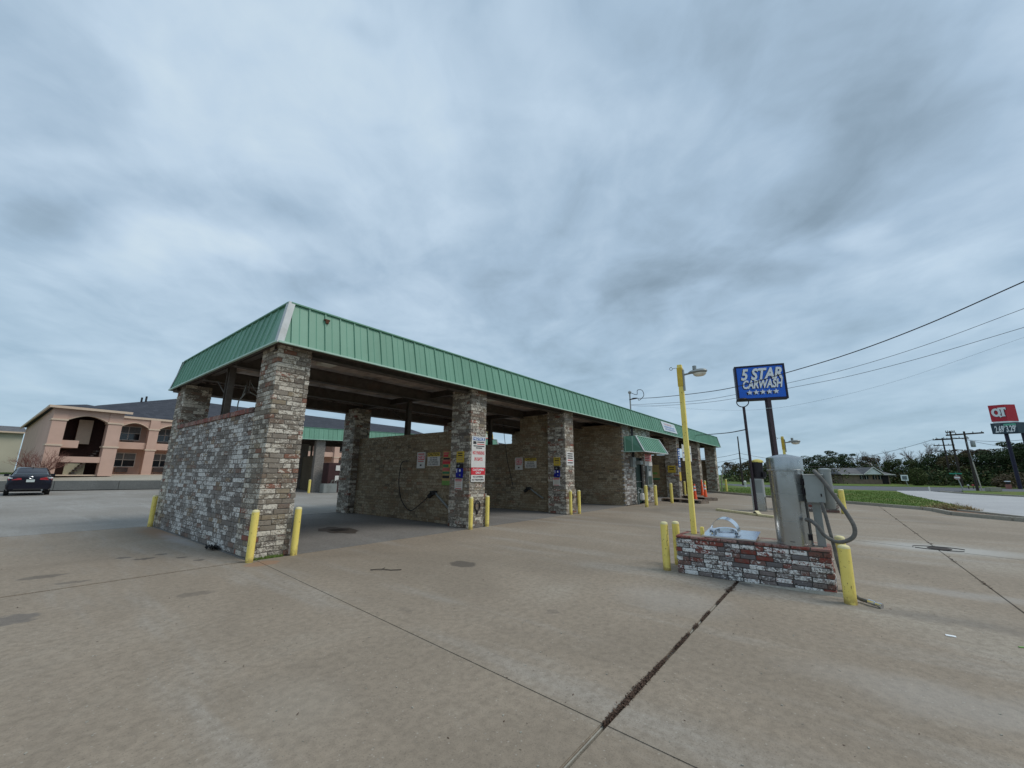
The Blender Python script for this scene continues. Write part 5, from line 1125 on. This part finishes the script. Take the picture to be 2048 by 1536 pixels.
# photograph column, distance, height, width scale, kind
TREES = [(1438, 112, 4.6, 1.0, 'russet'), (1462, 106, 5.0, 1.1, 'olive'), (1490, 110, 5.3, 1.1, 'olive'), (1520, 104, 4.7, 1.1, 'green'), (1548, 112, 5.0, 1.0, 'olive'), (1572, 118, 5.3, 1.0, 'russet'), (1598, 112, 5.8, 1.1, 'dark'), (1624, 108, 6.2, 1.1, 'dark'), (1646, 116, 7.2, 1.0, 'pine'), (1668, 124, 6.8, .9, 'pine'),
         (1690, 126, 6.5, .9, 'bare'), (1712, 122, 6.0, 1.0, 'russet'), (1736, 128, 6.6, .9, 'bare'), (1752, 114, 5.0, 1.1, 'green'), (1775, 116, 5.2, 1.0, 'dark'), (1796, 112, 4.8, 1.0, 'green'), (1812, 124, 7.8, 1.0, 'bare'), (1830, 110, 6.0, 1.1, 'dark'), (1852, 112, 6.2, 1.1, 'dark'), (1874, 108, 6.5, 1.1, 'olive'),
         (1896, 112, 6.4, 1.1, 'russet'), (1918, 108, 6.3, 1.1, 'dark'), (1940, 114, 6.5, 1.1, 'russet'), (1960, 106, 6.2, 1.1, 'dark'), (1984, 110, 7.6, 1.1, 'pine'), (2006, 104, 6.9, 1.1, 'dark'), (2028, 108, 8.3, 1.1, 'pine'), (2052, 100, 7.6, 1.2, 'dark'), (2080, 100, 7.5, 1.2, 'dark')]
ordn = ['leftmost', 'second', 'third', 'fourth', 'fifth', 'sixth', 'seventh', 'eighth', 'ninth', 'tenth', 'eleventh', 'twelfth', 'thirteenth', 'fourteenth', 'fifteenth', 'sixteenth', 'seventeenth', 'eighteenth', 'nineteenth', 'twentieth', 'twenty-first', 'twenty-second', 'twenty-third', 'twenty-fourth', 'twenty-fifth', 'twenty-sixth', 'twenty-seventh', 'twenty-eighth', 'twenty-ninth']
for i, (px, D, h, ws, kd) in enumerate(TREES):
    x, y = ray_xy(px, D); me = PROTO[(kd, i % 2)]
    t = thing('tree', (x, y, 0), f'{KIND[kd][1]} tree, {ordn[i]} from the left in the far treeline', 'tree', 'trees of the far treeline')
    t.rotation_euler = (0, 0, random.uniform(0, 6.28)); t.scale = (h/6*ws, h/6*ws, h/6)
    for nm, m_ in zip(('trunk', 'crown'), me):
        o = bpy.data.objects.new(nm, m_); COL.objects.link(o); o.parent = t
# undergrowth below the trees: one mass
rnd = random.Random(5); mb = MB()
for k in range(230):
    px = 1436+k*2.8; x, y = ray_xy(px, rnd.uniform(112, 122) if 1640 < px < 1760 else rnd.uniform(97, 122)); s = rnd.uniform(1.2, 2.4); s *= 1.0 if x*x+y*y < 12500 else 1.35; leaf_cloud(mb, (x, y, s*.6), (s*1.2, s*1.2, s*.9), 110, .22, rnd, rnd.choice([0, 0, 1, 2]))
mb.build('undergrowth', [M_LDK, M_LMID, M_LOLV], kind='stuff')
# lone round bushes in front
def bush(px, D, w, h, mat, label, seed):
    x, y = ray_xy(px, D); r_ = random.Random(seed); t = thing('bush', (x, y, 0), label, 'bush'); m_ = MB(); leaf_cloud(m_, (0, 0, h*.5), (w/2, w/2, h*.52), 900, .15, r_); leaf_cloud(m_, (w*.2, 0, h*.35), (w/2, w/2, h*.4), 500, .15, r_); o = m_.build('foliage', mat, None); o.parent = t
    s = MB().tube([(0, 0, -.1), (0, 0, h*.5)], .06, 6).build('stem', M_BARK); s.parent = t
bush(1993, 90, 5.4, 2.1, M_LBRN, 'low rounded russet bush left of the red sign poles', 4); bush(1796, 95, 2.4, 2.9, M_LMID, 'yellow-green young tree left of the street signs', 8); bush(1560, 98, 3, 2.2, M_LOLV, 'olive bush behind the tall pole sign post', 9); bush(1958, 92, 2.2, 1.6, M_LOLV, 'small olive bush left of the russet bush', 12)
# grass blades
rnd = random.Random(9); mb = MB()
def inpoly(x, y, P):
    c = False
    for (x0, y0), (x1, y1) in zip(P, P[1:]+P[:1]):
        if (y0 > y) != (y1 > y) and x < (x1-x0)*(y-y0)/(y1-y0)+x0: c = not c
    return c
GP = [(46.2, 14), (39.6, 7.9), (35.1, 3.9), (31.5, -.2), (28.4, -3.25), (29.6, -5.0), (38, -4.75), (47, -4.4), (56, -4.5), (56, 14)]
k = 0
while k < 16000:
    x = 28+26*rnd.random()**1.5; y = rnd.uniform(-5, 14)
    if not inpoly(x, y, GP): continue
    h = rnd.uniform(.03, .10); a = rnd.uniform(0, pi); w = .02; dx, dy = cos(a)*w, sin(a)*w; lx, ly = rnd.uniform(-.05, .05), rnd.uniform(-.05, .05)
    mb.add([(x-dx, y-dy, .04), (x+dx, y+dy, .04), (x+lx, y+ly, .05+h)], [(0, 1, 2)]); k += 1
mb.build('grass', M_BLADE, kind='stuff')
# dead grass clump on the kerb
mb = MB(); 
for _ in range(1500):
    a = rnd.uniform(0, 2*pi); q = rnd.random()**.5; x = 28.0+cos(a)*.9*q*.6; y = -3.95+sin(a)*1.0*q; hh = .28*(1-q*q); z0 = rnd.uniform(0, max(.03, hh)); d = Vector((rnd.uniform(-1, 1), rnd.uniform(-1, 1)-.4, rnd.uniform(-.2, .5))).normalized()*rnd.uniform(.12, .3); s = Vector((-d.y, d.x, 0)).normalized()*.012
    p = Vector((x, y, .06+z0)); mb.add([p-s, p+s, p+d], [(0, 1, 2)])
tag(mb.build('grass_clump', plain('straw', (.30, .22, .11), .95, var=.4, scale=5)), 'clump of dead straw-coloured grass spilling over the kerb', 'grass clump')

# ------------------------------------------------------------------ far house
hs = thing('ranch_house', (103, -2, 0), 'low brick ranch house with white gable and grey roof', 'house')
hx = lambda px, D: Vector((*ray_xy(px, D), 0))
A_ = hx(1655, 100); B_ = hx(1743, 104); ud = (B_-A_).normalized(); vd_ = Vector((-ud.y, ud.x, 0))
if vd_.dot(A_) < 0: vd_ = -vd_
Lh = (B_-A_).length
def hp(u, v, z): return A_+ud*u+vd_*v+Vector((0, 0, z))
MB().obox(hp(Lh/2, 4, .9), ud, vd_, UP, Lh/2, 4, .95).build('wall', M_FARBRK, hs)
MB().add([hp(-.6, -.6, 1.75), hp(Lh+.6, -.6, 1.75), hp(Lh-1, 4, 3.0), hp(.5, 4, 3.0), hp(-.6, 8.6, 1.75), hp(Lh+.6, 8.6, 1.75)], [(0, 1, 2, 3), (3, 2, 5, 4), (0, 3, 4), (1, 5, 2)]).build('roof', M_SHINGG, hs)
MB().beam(hp(-.6, -.65, 1.75), hp(Lh+.6, -.65, 1.75), .1, .16).build('gutter', M_WHITE, hs)
g0 = Lh*.42; gw = Lh*.36; mz = 2.95
MB().prism([hp(g0, -.9, 1.8), hp(g0+gw, -.9, 1.8), hp(g0+gw/2, -.9, mz)], vd_*.1).build('gable', M_WLET, hs)
MB().add([hp(g0-.3, -1.1, 1.72), hp(g0+gw/2, -1.1, mz+.12), hp(g0+gw/2, 3.6, mz+.12), hp(g0-.3, 3.6, 1.8)], [(0, 1, 2, 3)]).add([hp(g0+gw+.3, -1.1, 1.72), hp(g0+gw/2, -1.1, mz+.12), hp(g0+gw/2, 3.6, mz+.12), hp(g0+gw+.3, 3.6, 1.8)], [(0, 1, 2, 3)]).build('gable_roof', M_SHINGG, hs)
MB().beam(hp(g0-.3, -1.12, 1.76), hp(g0+gw/2, -1.12, mz+.16), .06, .14).beam(hp(g0+gw+.3, -1.12, 1.76), hp(g0+gw/2, -1.12, mz+.16), .06, .14).build('bargeboard', M_WHITE, hs)
for k in (.40, .5, .68, .8): w0 = MB().obox(hp(Lh*k, -.02, 1.25), ud, vd_, UP, .32, .04, .38).build('window', M_GLASS, hs); MB().obox(hp(Lh*k, -.06, 1.25), ud, vd_, UP, .03, .02, .38).build('frame', M_WHITE, w0)
MB().obox(hp(Lh*.9, -.05, .9), ud, vd_, UP, .5, .05, .85).build('door', M_BLK, hs)
t = tag(MB().lathe((*ray_xy(1706, 128), 0), [(1.3, 0), (1.3, 3.6), (1.1, 4.1), (.6, 4.5), (0, 4.6)], 14).build('water_tank', M_WHITE, None, True), 'pale rounded white tank showing above the house gable', 'tank')
h2 = thing('far_building', (90, 80, 0), 'low dark roof of a far building under the golden arches', 'building'); MB().box(84, 104, 80, 92, 1, 9.6).build('wall', M_CREAM, h2); MB().add([(82, 78, 9.5), (106, 78, 9.5), (101, 86, 11.4), (87, 86, 11.4)], [(0, 1, 2, 3)]).build('roof', M_SHING, h2)
mc = thing('arches_sign', (100.6, 90, 0), 'distant pole sign with yellow arches over a red strip', 'sign')
MB().tube([(100.6, 90, 0), (100.6, 90, 12.3)], .3, 8).build('pole', M_GALV, mc); MB().box(98.6, 103.3, 89.7, 90.3, 12.3, 12.9).build('base_panel', M_QTR, mc, bevel=.05); MB().box(98.9, 103.0, 89.95, 90.05, 12.9, 15.1).build('backing', plain('pale_panel', (.55, .62, .55), .5), mc)
for c_ in (99.9, 101.9): MB().tube([(c_+cos(pi*i/14)*1.0, 89.8, 12.9+sin(pi*i/14)*2.5) for i in range(15)], .2, 6).build('arch', M_MCY, mc, True)

# ------------------------------------------------------------------ utility poles, street signs, red price sign
def upole(px, D, h, arms, label, base_px=None, r=.13):
    x, y = ray_xy(px, D); t = thing('utility_pole', (x, y, 0), label, 'utility pole', 'utility poles'); tx = 0
    MB().tube([(x, y, 0), (x, y, h)], [r, r*.65], 8).build('pole', M_POLE, t, True); s = Vector((y, -x, 0)).normalized()
    for (z, w, dr) in arms:
        c = Vector((x, y, z)); MB().beam(c-s*w, c+s*w+Vector((0, 0, dr)), .13, .15).build('crossarm', M_POLE, t)
        for q in (-.9, -.45, .45, .9): MB().tube([c+s*w*q+Vector((0, 0, .05)), c+s*w*q+Vector((0, 0, .28))], .05, 6).build('insulator', M_GALV, t)
    return Vector((x, y, h)), s
import itertools
P1, s1 = upole(1905, 68, 6.5, [(6.15, 1.45, .1)], 'utility pole with one crossarm and transformer, right of three', r=.13)
P2, s2 = upole(1878, 92, 8.4, [(8.2, .5, 0), (7.2, 1.8, 0)], 'utility pole with two crossarms, middle of three', r=.16)
P3_, s3 = upole(1860, 105, 8.2, [(7.9, 1.25, 0), (6.9, 1.3, 0), (5.9, 1.3, 0)], 'utility pole with three crossarms, left of three', r=.15)
x, y = ray_xy(1905, 68)
MB().lathe((x+.2, y-.5, 0), [(.18, 4.75), (.2, 4.8), (.2, 5.35), (.15, 5.42)], 10).build('transformer', M_GALV, [o for o in bpy.data.objects if o.get('label', '').endswith('right of three')][0], True)
t = thing('guy_wire', (*ray_xy(1913, 66), 0), 'steel guy wire with pale guard beside the right utility pole', 'guy wire'); gx, gy = ray_xy(1913, 66); MB().tube([(gx, gy, 0), (x, y, 5.6)], .015, 5).build('wire', M_GALV, t); MB().tube([(gx, gy, 0), (gx+(x-gx)*.55, gy+(y-gy)*.55, 3.1)], .05, 6).build('guard', M_KERB, t)
tag(MB().obox((gx-.5, gy-.7, .25), (1, .4, 0), (-.4, 1, 0), (0, 0, 1), .35, .5, .22).build('utility_cabinet', M_KERB, bevel=.05), 'small pale utility cabinet at the foot of the guy wire', 'cabinet')
P4, s4 = upole(1463, 72, 7.4, [], 'bare dark utility pole right of the car wash', r=.13)
upole(1722, 112, 3.5, [], 'short pale pole among the trees right of the house', r=.16); upole(1495, 90, 2.9, [], 'short thin pole at the treeline right of the bare pole', r=.1)
def line(a, b, sag, r, label):
    a = Vector(a); b = Vector(b); pts = [a.lerp(b, i/14)-Vector((0, 0, sag*4*(i/14)*(1-i/14))) for i in range(15)]; tag(MB().tube(pts, r, 5).build('power_line', M_BLK, None, True), label, 'power line', 'distant power lines')
Q = [Vector((*ray_xy(1240, 95), 7.0)), Vector((*ray_xy(1600, 85), 6.2))]
for k, lab in enumerate(('uppermost', 'middle', 'lowest')):
    zz = 3.9-.75*k; line((*ray_xy(1340, 78), zz+.5), (*ray_xy(1462, 72), zz+.9), .5, .025, f'{lab} of three power lines left of the bare pole'); line((*ray_xy(1463, 72), zz+.9), (*ray_xy(1640, 78), zz-.2), .5, .025, f'{lab} of three power lines right of the bare pole')
line(P3_-Vector((0, 0, .2))-s3*1.1, (*ray_xy(1560, 120), 4.4), 1.2, .03, 'power line falling left from the three-armed pole'); line(P2-Vector((0, 0, .9)), (*ray_xy(2100, 70), 6.0), .8, .022, 'power line running right from the two-armed pole'); line(P1-Vector((0, 0, .9)), (*ray_xy(2110, 60), 4.2), .5, .018, 'lower power line running right behind the red sign')
# street name and stop signs
x, y = ray_xy(1878, 65.5); t = thing('street_sign', (x, y, 0), 'leaning post with green street-name blades over a stop sign seen from behind', 'street sign')
s = Vector((y, -x, 0)).normalized(); f = Vector((-x, -y, 0)).normalized(); tp = Vector((x, y, 0))-s*.30
MB().tube([(x, y, 0), tuple(tp+Vector((0, 0, 1.8)))], .045, 6).build('post', M_GALV, t); MB().obox(tp+Vector((0, 0, 1.85)), s, f, UP, .48, .02, .06).obox(tp+Vector((0, 0, 1.96)), f, s, UP, .25, .02, .05).build('name_blade', plain('street_green', (.03, .30, .2), .5), t)
MB().prism([tp+s*.05+Vector((0, 0, 1.42))+s*cos(pi/8+i*pi/4)*.26+Vector((0, 0, 1))*sin(pi/8+i*pi/4)*.24 for i in range(8)], f*.03).build('stop_plate', plain('worn_sign_back', (.42, .25, .24), .6), t); MB().obox(tp+s*.05+f*.04+Vector((0, 0, 1.42)), s, f, UP, .2, .01, .06).build('pale_band', M_WLET, t)
x, y = ray_xy(1773, 90); t = thing('route_sign', (x, y, 0), 'square white roadside sign in front of the dark trees', 'road sign'); s = Vector((y, -x, 0)).normalized(); f = Vector((-x, -y, 0)).normalized(); c = Vector((x, y, 0))
MB().tube([tuple(c+s*.15), tuple(c-s*.1+Vector((0, 0, 1.2)))], .05, 6).build('post', M_GALV, t); MB().obox(c-s*.1+Vector((0, 0, 1.25)), s, f, UP, .42, .03, .45).build('plate', M_WLET, t); MB().obox(c-s*.1+f*.035+Vector((0, 0, 1.25)), s, f, UP, .28, .01, .28).build('printed_mark', M_CURT, t)
for px, D, lab, m in ((1889, 78, 'white mailbox right of the street sign', M_WHITE), (1898, 80, 'small pinkish box left of the right utility pole', M_PINKR), (1965, 84, 'dark roadside mailbox with white lid left of the russet bush', M_BLK)):
    x, y = ray_xy(px, D); t = thing('mailbox', (x, y, 0), lab, 'mailbox'); k = .5 if m is not M_BLK else .8; MB().tube([(x, y, 0), (x, y, .75*k)], .05, 6).build('post', M_POLE, t); MB().box(x-.3*k, x+.3*k, y-.22*k, y+.22*k, .72*k, 1.1*k).build('box', m, t, bevel=.06)
    if m is M_BLK: MB().box(x-.3, x+.3, y-.25, y+.25, .88, 1.0).build('lid', M_WLET, t, bevel=.04); MB().box(x-.26, x+.26, y-.22, y+.22, 0, .56).build('base', M_STUCCOD, t)
x, y = ray_xy(1467, 60); tag(MB().lathe((x, y, 0), [(.12, 0), (.1, .4), (.16, .5), (.16, .75), (.05, .85)], 10).build('hydrant', M_WHITE, None, True), 'small white hydrant at the foot of the bare pole', 'hydrant')
x, y = ray_xy(1814, 62); tag(MB().tube([(x, y, 0), (x, y, .45)], .06, 6).build('marker_stake', M_WHITE, None), 'little white stake at the driveway edge', 'stake')
# red sign with letters and prices
q = thing('price_sign', (82, -17.8, 0), 'tall red QT sign above a dark fuel price board on two dark poles', 'sign')
qa = Vector((82.2, -17.25, 0)); ab = Vector((82.0, -19.62, 0))
# scale chosen so that the board really stands at its poles' distance
s_ = Vector((qa.y, -qa.x, 0)).normalized(); f_ = -qa.normalized(); ang = radians(16)
su = (s_*cos(ang)-f_*sin(ang)*0+f_*sin(ang)*.0).normalized(); su = (s_*cos(ang)+f_*(-sin(ang))).normalized(); nf = Vector((su.y, -su.x, 0)); nf = nf if nf.dot(-qa) > 0 else -nf
def qp(u, v, z, o=0): return Vector((82.17, -17.33, 0))+s_*u+Vector((0, 0, z))-f_*v+f_*o
MB().tube([qp(.95, .5, 0), qp(.95, .5, 7.1)], .2, 8).build('pole', M_NAVYTR, q); MB().tube([qp(2.35, 1.2, 0), qp(2.35, 1.2, 7.3)], .18, 8).build('pole', M_NAVYTR, q)
def qbox(name, mat, u0, um, u1, z0, z1):
    P = [qp(u0, 0, 0), qp(um, 0, 0), qp(u1, .9, 0), qp(u1-um+u0, .9, 0)]; 
    return MB().prism([p+Vector((0, 0, z0)) for p in P], (0, 0, z1-z0)).build(name, mat, q)
qbox('logo_cabinet', M_QTR, -.03, 1.38, 2.3, 8.72, 10.93); qbox('reveal', M_WLET, .06, 1.4, 2.26, 8.52, 8.72); pb = qbox('price_cabinet', M_TEAL, -.2, 2.0, 2.75, 7.1, 8.52)
def ringQ(u, z, R, r0, mat, o, sx=.8):
    mb = MB(); n = 28; vs = []; u += .12
    for i in range(n):
        a = 2*pi*i/n; vs += [qp(u+cos(a)*R*sx, 0, z+sin(a)*R, o), qp(u+cos(a)*r0*sx*.8, 0, z+sin(a)*r0, o)]
    mb.add(vs, [(2*i, 2*i+1, (2*i+3) % (2*n), (2*i+2) % (2*n)) for i in range(n)]); return mb.build('letter', mat, q)
qz = 9.92
for m_, o, du in ((M_INK, .02, .06), (M_WLET, .04, 0)):
    ringQ(.42+du, qz-du*.6, .56, .30, m_, o, .72)
    MB().prism([qp(u+.12+du, 0, z-du*.6, o) for u, z in ((.5, 9.62), (.64, 9.72), (.86, 9.34), (.7, 9.24))], f_*.01).build('letter_tail', m_, q)
    MB().prism([qp(u+.12+du, 0, z-du*.6, o+.003) for u, z in ((.62, 10.55), (1.32, 10.55), (1.32, 10.2), (1.2, 10.3), (1.12, 10.3), (1.12, 9.5), (1.2, 9.36), (.8, 9.36), (.88, 9.5), (.88, 10.3), (.78, 10.3), (.62, 10.15))], f_*.01).build('letter', m_, q)
for body, u in (('2.69', .47), ('3.29', 1.42)):
    text(body, 1.15, M_WLET, q, qp(u, 0, 7.66, .02), s_, UP, 0, .03, .003, width=.76); text('9', .42, M_WLET, q, qp(u+.43, 0, 7.95, .02), s_, UP, 0, .02, .003, width=.13)
MB().prism([qp(.9, 0, 8.12, .01), qp(1.95, 0, 8.12, .01), qp(1.95, 0, 8.38, .01), qp(.9, 0, 8.38, .01)], f_*.01).build('green_strip', M_PGRN, q); MB().prism([qp(.1, 0, 8.22, .01), qp(.62, 0, 8.22, .01), qp(.62, 0, 8.32, .01), qp(.1, 0, 8.32, .01)], f_*.01).build('grey_strip', M_CURT, q)

# ------------------------------------------------------------------ dark sedan seen from behind
def sedan(x, y, rz):
    t = thing('parked_car', (x, y, 0), 'dark navy sedan seen from behind at the left edge', 'car'); t.rotation_euler = (0, 0, rz); t.scale = (1.04, 1.04, 1.2)
    # local: +y forward, rear at y=0; body as a loft of cross sections
    def loft(secs, name, mat, par, close=True):
        n = len(secs[0]); vs = [v for s in secs for v in s]; fs = [(i*n+j, i*n+(j+1) % n, (i+1)*n+(j+1) % n, (i+1)*n+j) for i in range(len(secs)-1) for j in range(n)]
        if close: fs += [tuple(range(n)), tuple(range((len(secs)-1)*n, len(secs)*n))]
        mb = MB(); mb.add(vs, fs); o = mb.build(name, mat, None, True); o.parent = par; return o
    def sec(y, w, z0, z1, zs, tuck=.9):
        return [(-w*tuck, y, z0), (w*tuck, y, z0), (w, y, z0+.12), (w*1.0, y, (z0+zs)/2), (w*.985, y, zs), (w*.88, y, z1), (w*.5, y, z1+.015), (-w*.5, y, z1+.015), (-w*.88, y, z1), (-w*.985, y, zs), (-w, y, (z0+zs)/2), (-w, y, z0+.12)]
    body = loft([sec(0.0, .84, .36, .93, .80), sec(.06, .9, .28, .99, .84), sec(.25, .93, .25, 1.03, .88), sec(.8, .94, .22, 1.02, .9), sec(1.6, .945, .2, .98, .9), sec(3.2, .945, .2, .95, .88), sec(4.2, .92, .22, .84, .76), sec(4.65, .86, .26, .74, .66), sec(4.8, .74, .32, .6, .52)], 'body', M_CAR, t)
    def cab(y, w0, w1, z0, z1): return [(-w0, y, z0), (w0, y, z0), (w1, y, z1-.06), (w1*.86, y, z1), (-w1*.86, y, z1), (-w1, y, z1-.06)]
    loft([cab(.50, .80, .76, 1.0, 1.08), cab(1.15, .84, .63, .98, 1.42), cab(1.9, .86, .66, .98, 1.48), cab(2.7, .86, .65, .95, 1.45), cab(3.5, .84, .7, .93, 1.06)], 'cabin', M_CAR, t)
    def part(mb, name, mat, par, sm=False):
        if par is t and name in ('tail_light', 'reversing_lamp', 'number_plate', 'badge'): mb.v = [(a, b-.035, c) for a, b, c in mb.v]
        o = mb.build(name, mat, None, sm); o.parent = par; return o
    part(MB().add([(-.70, .535, 1.10), (.70, .535, 1.10), (.55, 1.16, 1.405), (-.55, 1.16, 1.405)], [(0, 1, 2, 3)]), 'rear_window', M_CGLASS, t)
    part(MB().add([(-.5, 1.2, 1.435), (.5, 1.2, 1.435), (.52, 2.65, 1.475), (-.52, 2.65, 1.475)], [(0, 1, 2, 3)]), 'roof_panel', M_CAR, t)
    for s in (-1, 1):
        part(MB().add([(s*.845, 1.1, 1.06), (s*.865, 3.2, 1.02), (s*.71, 2.7, 1.37), (s*.69, 1.5, 1.39)], [(0, 1, 2, 3)]), 'side_window', M_CGLASS, t)
        part(MB().add([(s*.36, -.006, .82), (s*.86, .045, .80), (s*.90, .13, .93), (s*.62, .035, .955), (s*.38, .012, .90)], [(0, 1, 2, 3, 4)]), 'tail_light', M_CLENS, t)
        part(MB().add([(s*.72, .010, .885), (s*.90, .10, .90), (s*.91, .14, .94), (s*.75, .035, .93)], [(0, 1, 2, 3)]), 'reversing_lamp', M_WLET, t)
        part(MB().box(s*1.0-.1, s*1.0+.1, 3.0, 3.15, .98, 1.12), 'door_mirror', M_CAR, t)
        for yy in (.95, 3.85):
            w = part(MB().tube([(s*.72, yy, .33), (s*.93, yy, .33)], .33, 24), 'wheel', M_BLKRUB, t, True); part(MB().tube([(s*.925, yy, .33), (s*.94, yy, .33)], .2, 16), 'rim', M_GALV, w)
    part(MB().box(-.17, .17, -.02, .0, .70, .83), 'number_plate', M_PLATE, t); part(MB().box(-.80, .80, -.05, .06, .34, .58), 'bumper', M_CAR, t); part(MB().box(-.6, .6, -.052, -.04, .30, .36), 'diffuser', M_BLKRUB, t)
    part(MB().tube([(cos(a)*.085, -.005, .93+sin(a)*.05) for a in [2*pi*i/16 for i in range(17)]], .012, 6), 'badge', M_CHROME, t); part(MB().tube([(.55, -.04, .30), (.55, .1, .30)], .045, 10), 'exhaust', M_CHROME, t); part(MB().box(-.015, .015, 1.25, 1.36, 1.44, 1.50), 'antenna', M_BLK, t)
sedan(1.56, 40.4, radians(-1))

# ------------------------------------------------------------------ small things on the ground
rnd = random.Random(21); mb = MB()
def flake(mb, x, y, s, z=.004, up=.5):
    a = rnd.uniform(0, 2*pi); d = Vector((cos(a), sin(a), rnd.uniform(-up, up))).normalized()*s; e = Vector((-sin(a), cos(a), rnd.uniform(-up, up))).normalized()*s*rnd.uniform(.3, .6); p = Vector((x, y, z+abs(d.z)+abs(e.z)))
    mb.add([p-d, p+e, p+d, p-e], [(0, 1, 2, 3)])
segs = [(2.75, 3.95, .022, 2400), (3.95, 4.5, .014, 260), (4.25, 4.75, .02, 600), (4.9, 5.05, .03, 160), (5.2, 5.6, .018, 380), (5.95, 6.6, .02, 420), (6.65, 6.95, .055, 460), (7.0, 7.34, .025, 260)]
for (x0, x1, w, n) in segs:
    for _ in range(n):
        x = rnd.uniform(x0, x1); edge = .4+.6*sin(pi*(x-x0)/(x1-x0))**.5; flake(mb, x, 1.4+rnd.gauss(0, w*.55*edge), rnd.uniform(.004, .014), -.012+rnd.random()*.022)
for _ in range(500): flake(mb, rnd.uniform(.5, 3.1), 8.62+rnd.gauss(0, .012), rnd.uniform(.004, .01), -.01)
for _ in range(350): flake(mb, rnd.uniform(3.2, 3.9), 8.66+rnd.gauss(0, .03), rnd.uniform(.006, .02), -.002)
for _ in range(700): y_ = rnd.uniform(-2, 8); flake(mb, xB(y_)+rnd.gauss(0, .005), y_, rnd.uniform(.003, .007), -.008)
for _ in range(500): x_ = rnd.uniform(7, 27); flake(mb, x_, -1.55+rnd.gauss(0, .02), rnd.uniform(.008, .03), 0) if int(x_*1.3) % 3 == 0 else None
mb.build('leaf_litter', M_LEAFLIT, kind='stuff')
tag(MB().box(1.0, 7.3, 1.405, 1.415, -.054, -.012).build('joint_filler', M_KERB), 'pale strip of old filler in the nearest wide joint', 'joint strip')
mb = MB()
for _ in range(420):
    D_ = 1.6+11*rnd.random()**.8; a = YAW+rnd.uniform(-.95, .95); x, y = D_*cos(a), D_*sin(a)
    if 3.0 < x < 10 and y > 8.4: continue
    if IX0-.1 < x < IX1+.1 and IY0-.1 < y < IY1+.1: continue
    flake(mb, x, y, rnd.uniform(.003, .011)*(1+D_*.06), .001, .3)
mb.build('debris', [M_LEAFLIT], kind='stuff')
mb = MB()
for _ in range(260):
    D_ = 1.5+7*rnd.random(); a = YAW+rnd.uniform(-.95, .95); x, y = D_*cos(a), D_*sin(a); s = rnd.uniform(.003, .007)
    mb.obox((x, y, s*.4), (cos(a*9), sin(a*9), .2), (-sin(a*9), cos(a*9), .1), (0, 0, 1), s, s*.7, s*.5)
mb.build('gravel', M_KERB, kind='stuff')
t = thing('twig', (4.3, 6.1, 0), 'small forked dry twig on the concrete right of the corner pillar', 'twig'); MB().tube([(4.18, 6.3, .01), (4.3, 6.16, .02), (4.38, 6.02, .012), (4.52, 5.92, .01)], .007, 6).tube([(4.3, 6.16, .02), (4.42, 6.24, .012)], .005, 5).build('stick', M_BARK, t)
tag(MB().box(6.34, 6.385, -.74, -.665, .002, .006).build('paper_scrap', M_WLET), 'white paper scrap on the concrete right of the vacuum island', 'paper')
tag(MB().obox((6.4, -1.2, .006), (1, -2, 0), (2, 1, 0), (0, 0, 1), .05, .01, .003).build('leaf', M_SLIME), 'green leaf lying at the right edge of the concrete', 'leaf')
mb = MB()
for _ in range(60): flake(mb, 3.12+rnd.gauss(0, .05), 10.4+rnd.gauss(0, .12), .05, .02, 1.0)
tag(mb.build('rubber_scrap', M_BLKRUB), 'crumpled black scrap against the foot of the left wall', 'scrap')
mb = MB()
for _ in range(220): x = rnd.uniform(3.25, 3.75); y = 8.64+rnd.uniform(-.06, .03); h = rnd.uniform(.02, .07); mb.add([(x-.006, y, 0), (x+.006, y, 0), (x+rnd.uniform(-.02, .02), y+rnd.uniform(-.02, .02), h)], [(0, 1, 2)])
tag(mb.build('weeds', M_BLADE), 'tiny green weeds at the foot of the corner pillar', 'weeds')
# floor drain in the first bay
t = thing('floor_drain', (6.3, 11.0, 0), 'rusty floor drain opening with dirt ring in the first bay', 'drain')
MB().add([(6.3+cos(2*pi*i/20)*.42*(1+.2*sin(i*2.3)), 11.2+sin(2*pi*i/20)*.8*(1+.15*cos(i*1.7)), .002) for i in range(20)], [tuple(range(20))]).build('dirt_ring', plain('wet_dirt', (.07, .055, .042), .8), t)
for k in range(7): MB().box(6.12+k*.055, 6.15+k*.055, 10.95, 11.4, .002, .014).build('grate_bar', M_POLE, t)
t = thing('manhole', (13.5, -1.6, 0), 'dark manhole cover in the pale patch at the right', 'manhole cover')
MB().lathe((13.5, -1.6, 0), [(.20, .0), (.20, .008), (.18, .010), (0, .010)], 28).build('cover', M_POLE, t, True)
for R_, a0, a1 in ((.36, -1.2, 1.6), (.42, 2.2, 3.9)): MB().tube([(13.5+cos(a0+(a1-a0)*i/14)*R_*.7, -1.6+sin(a0+(a1-a0)*i/14)*R_*1.2, .004) for i in range(15)], .012, 4).build('tar_ring', M_BLKRUB, t)
print('objects', len(bpy.data.objects))
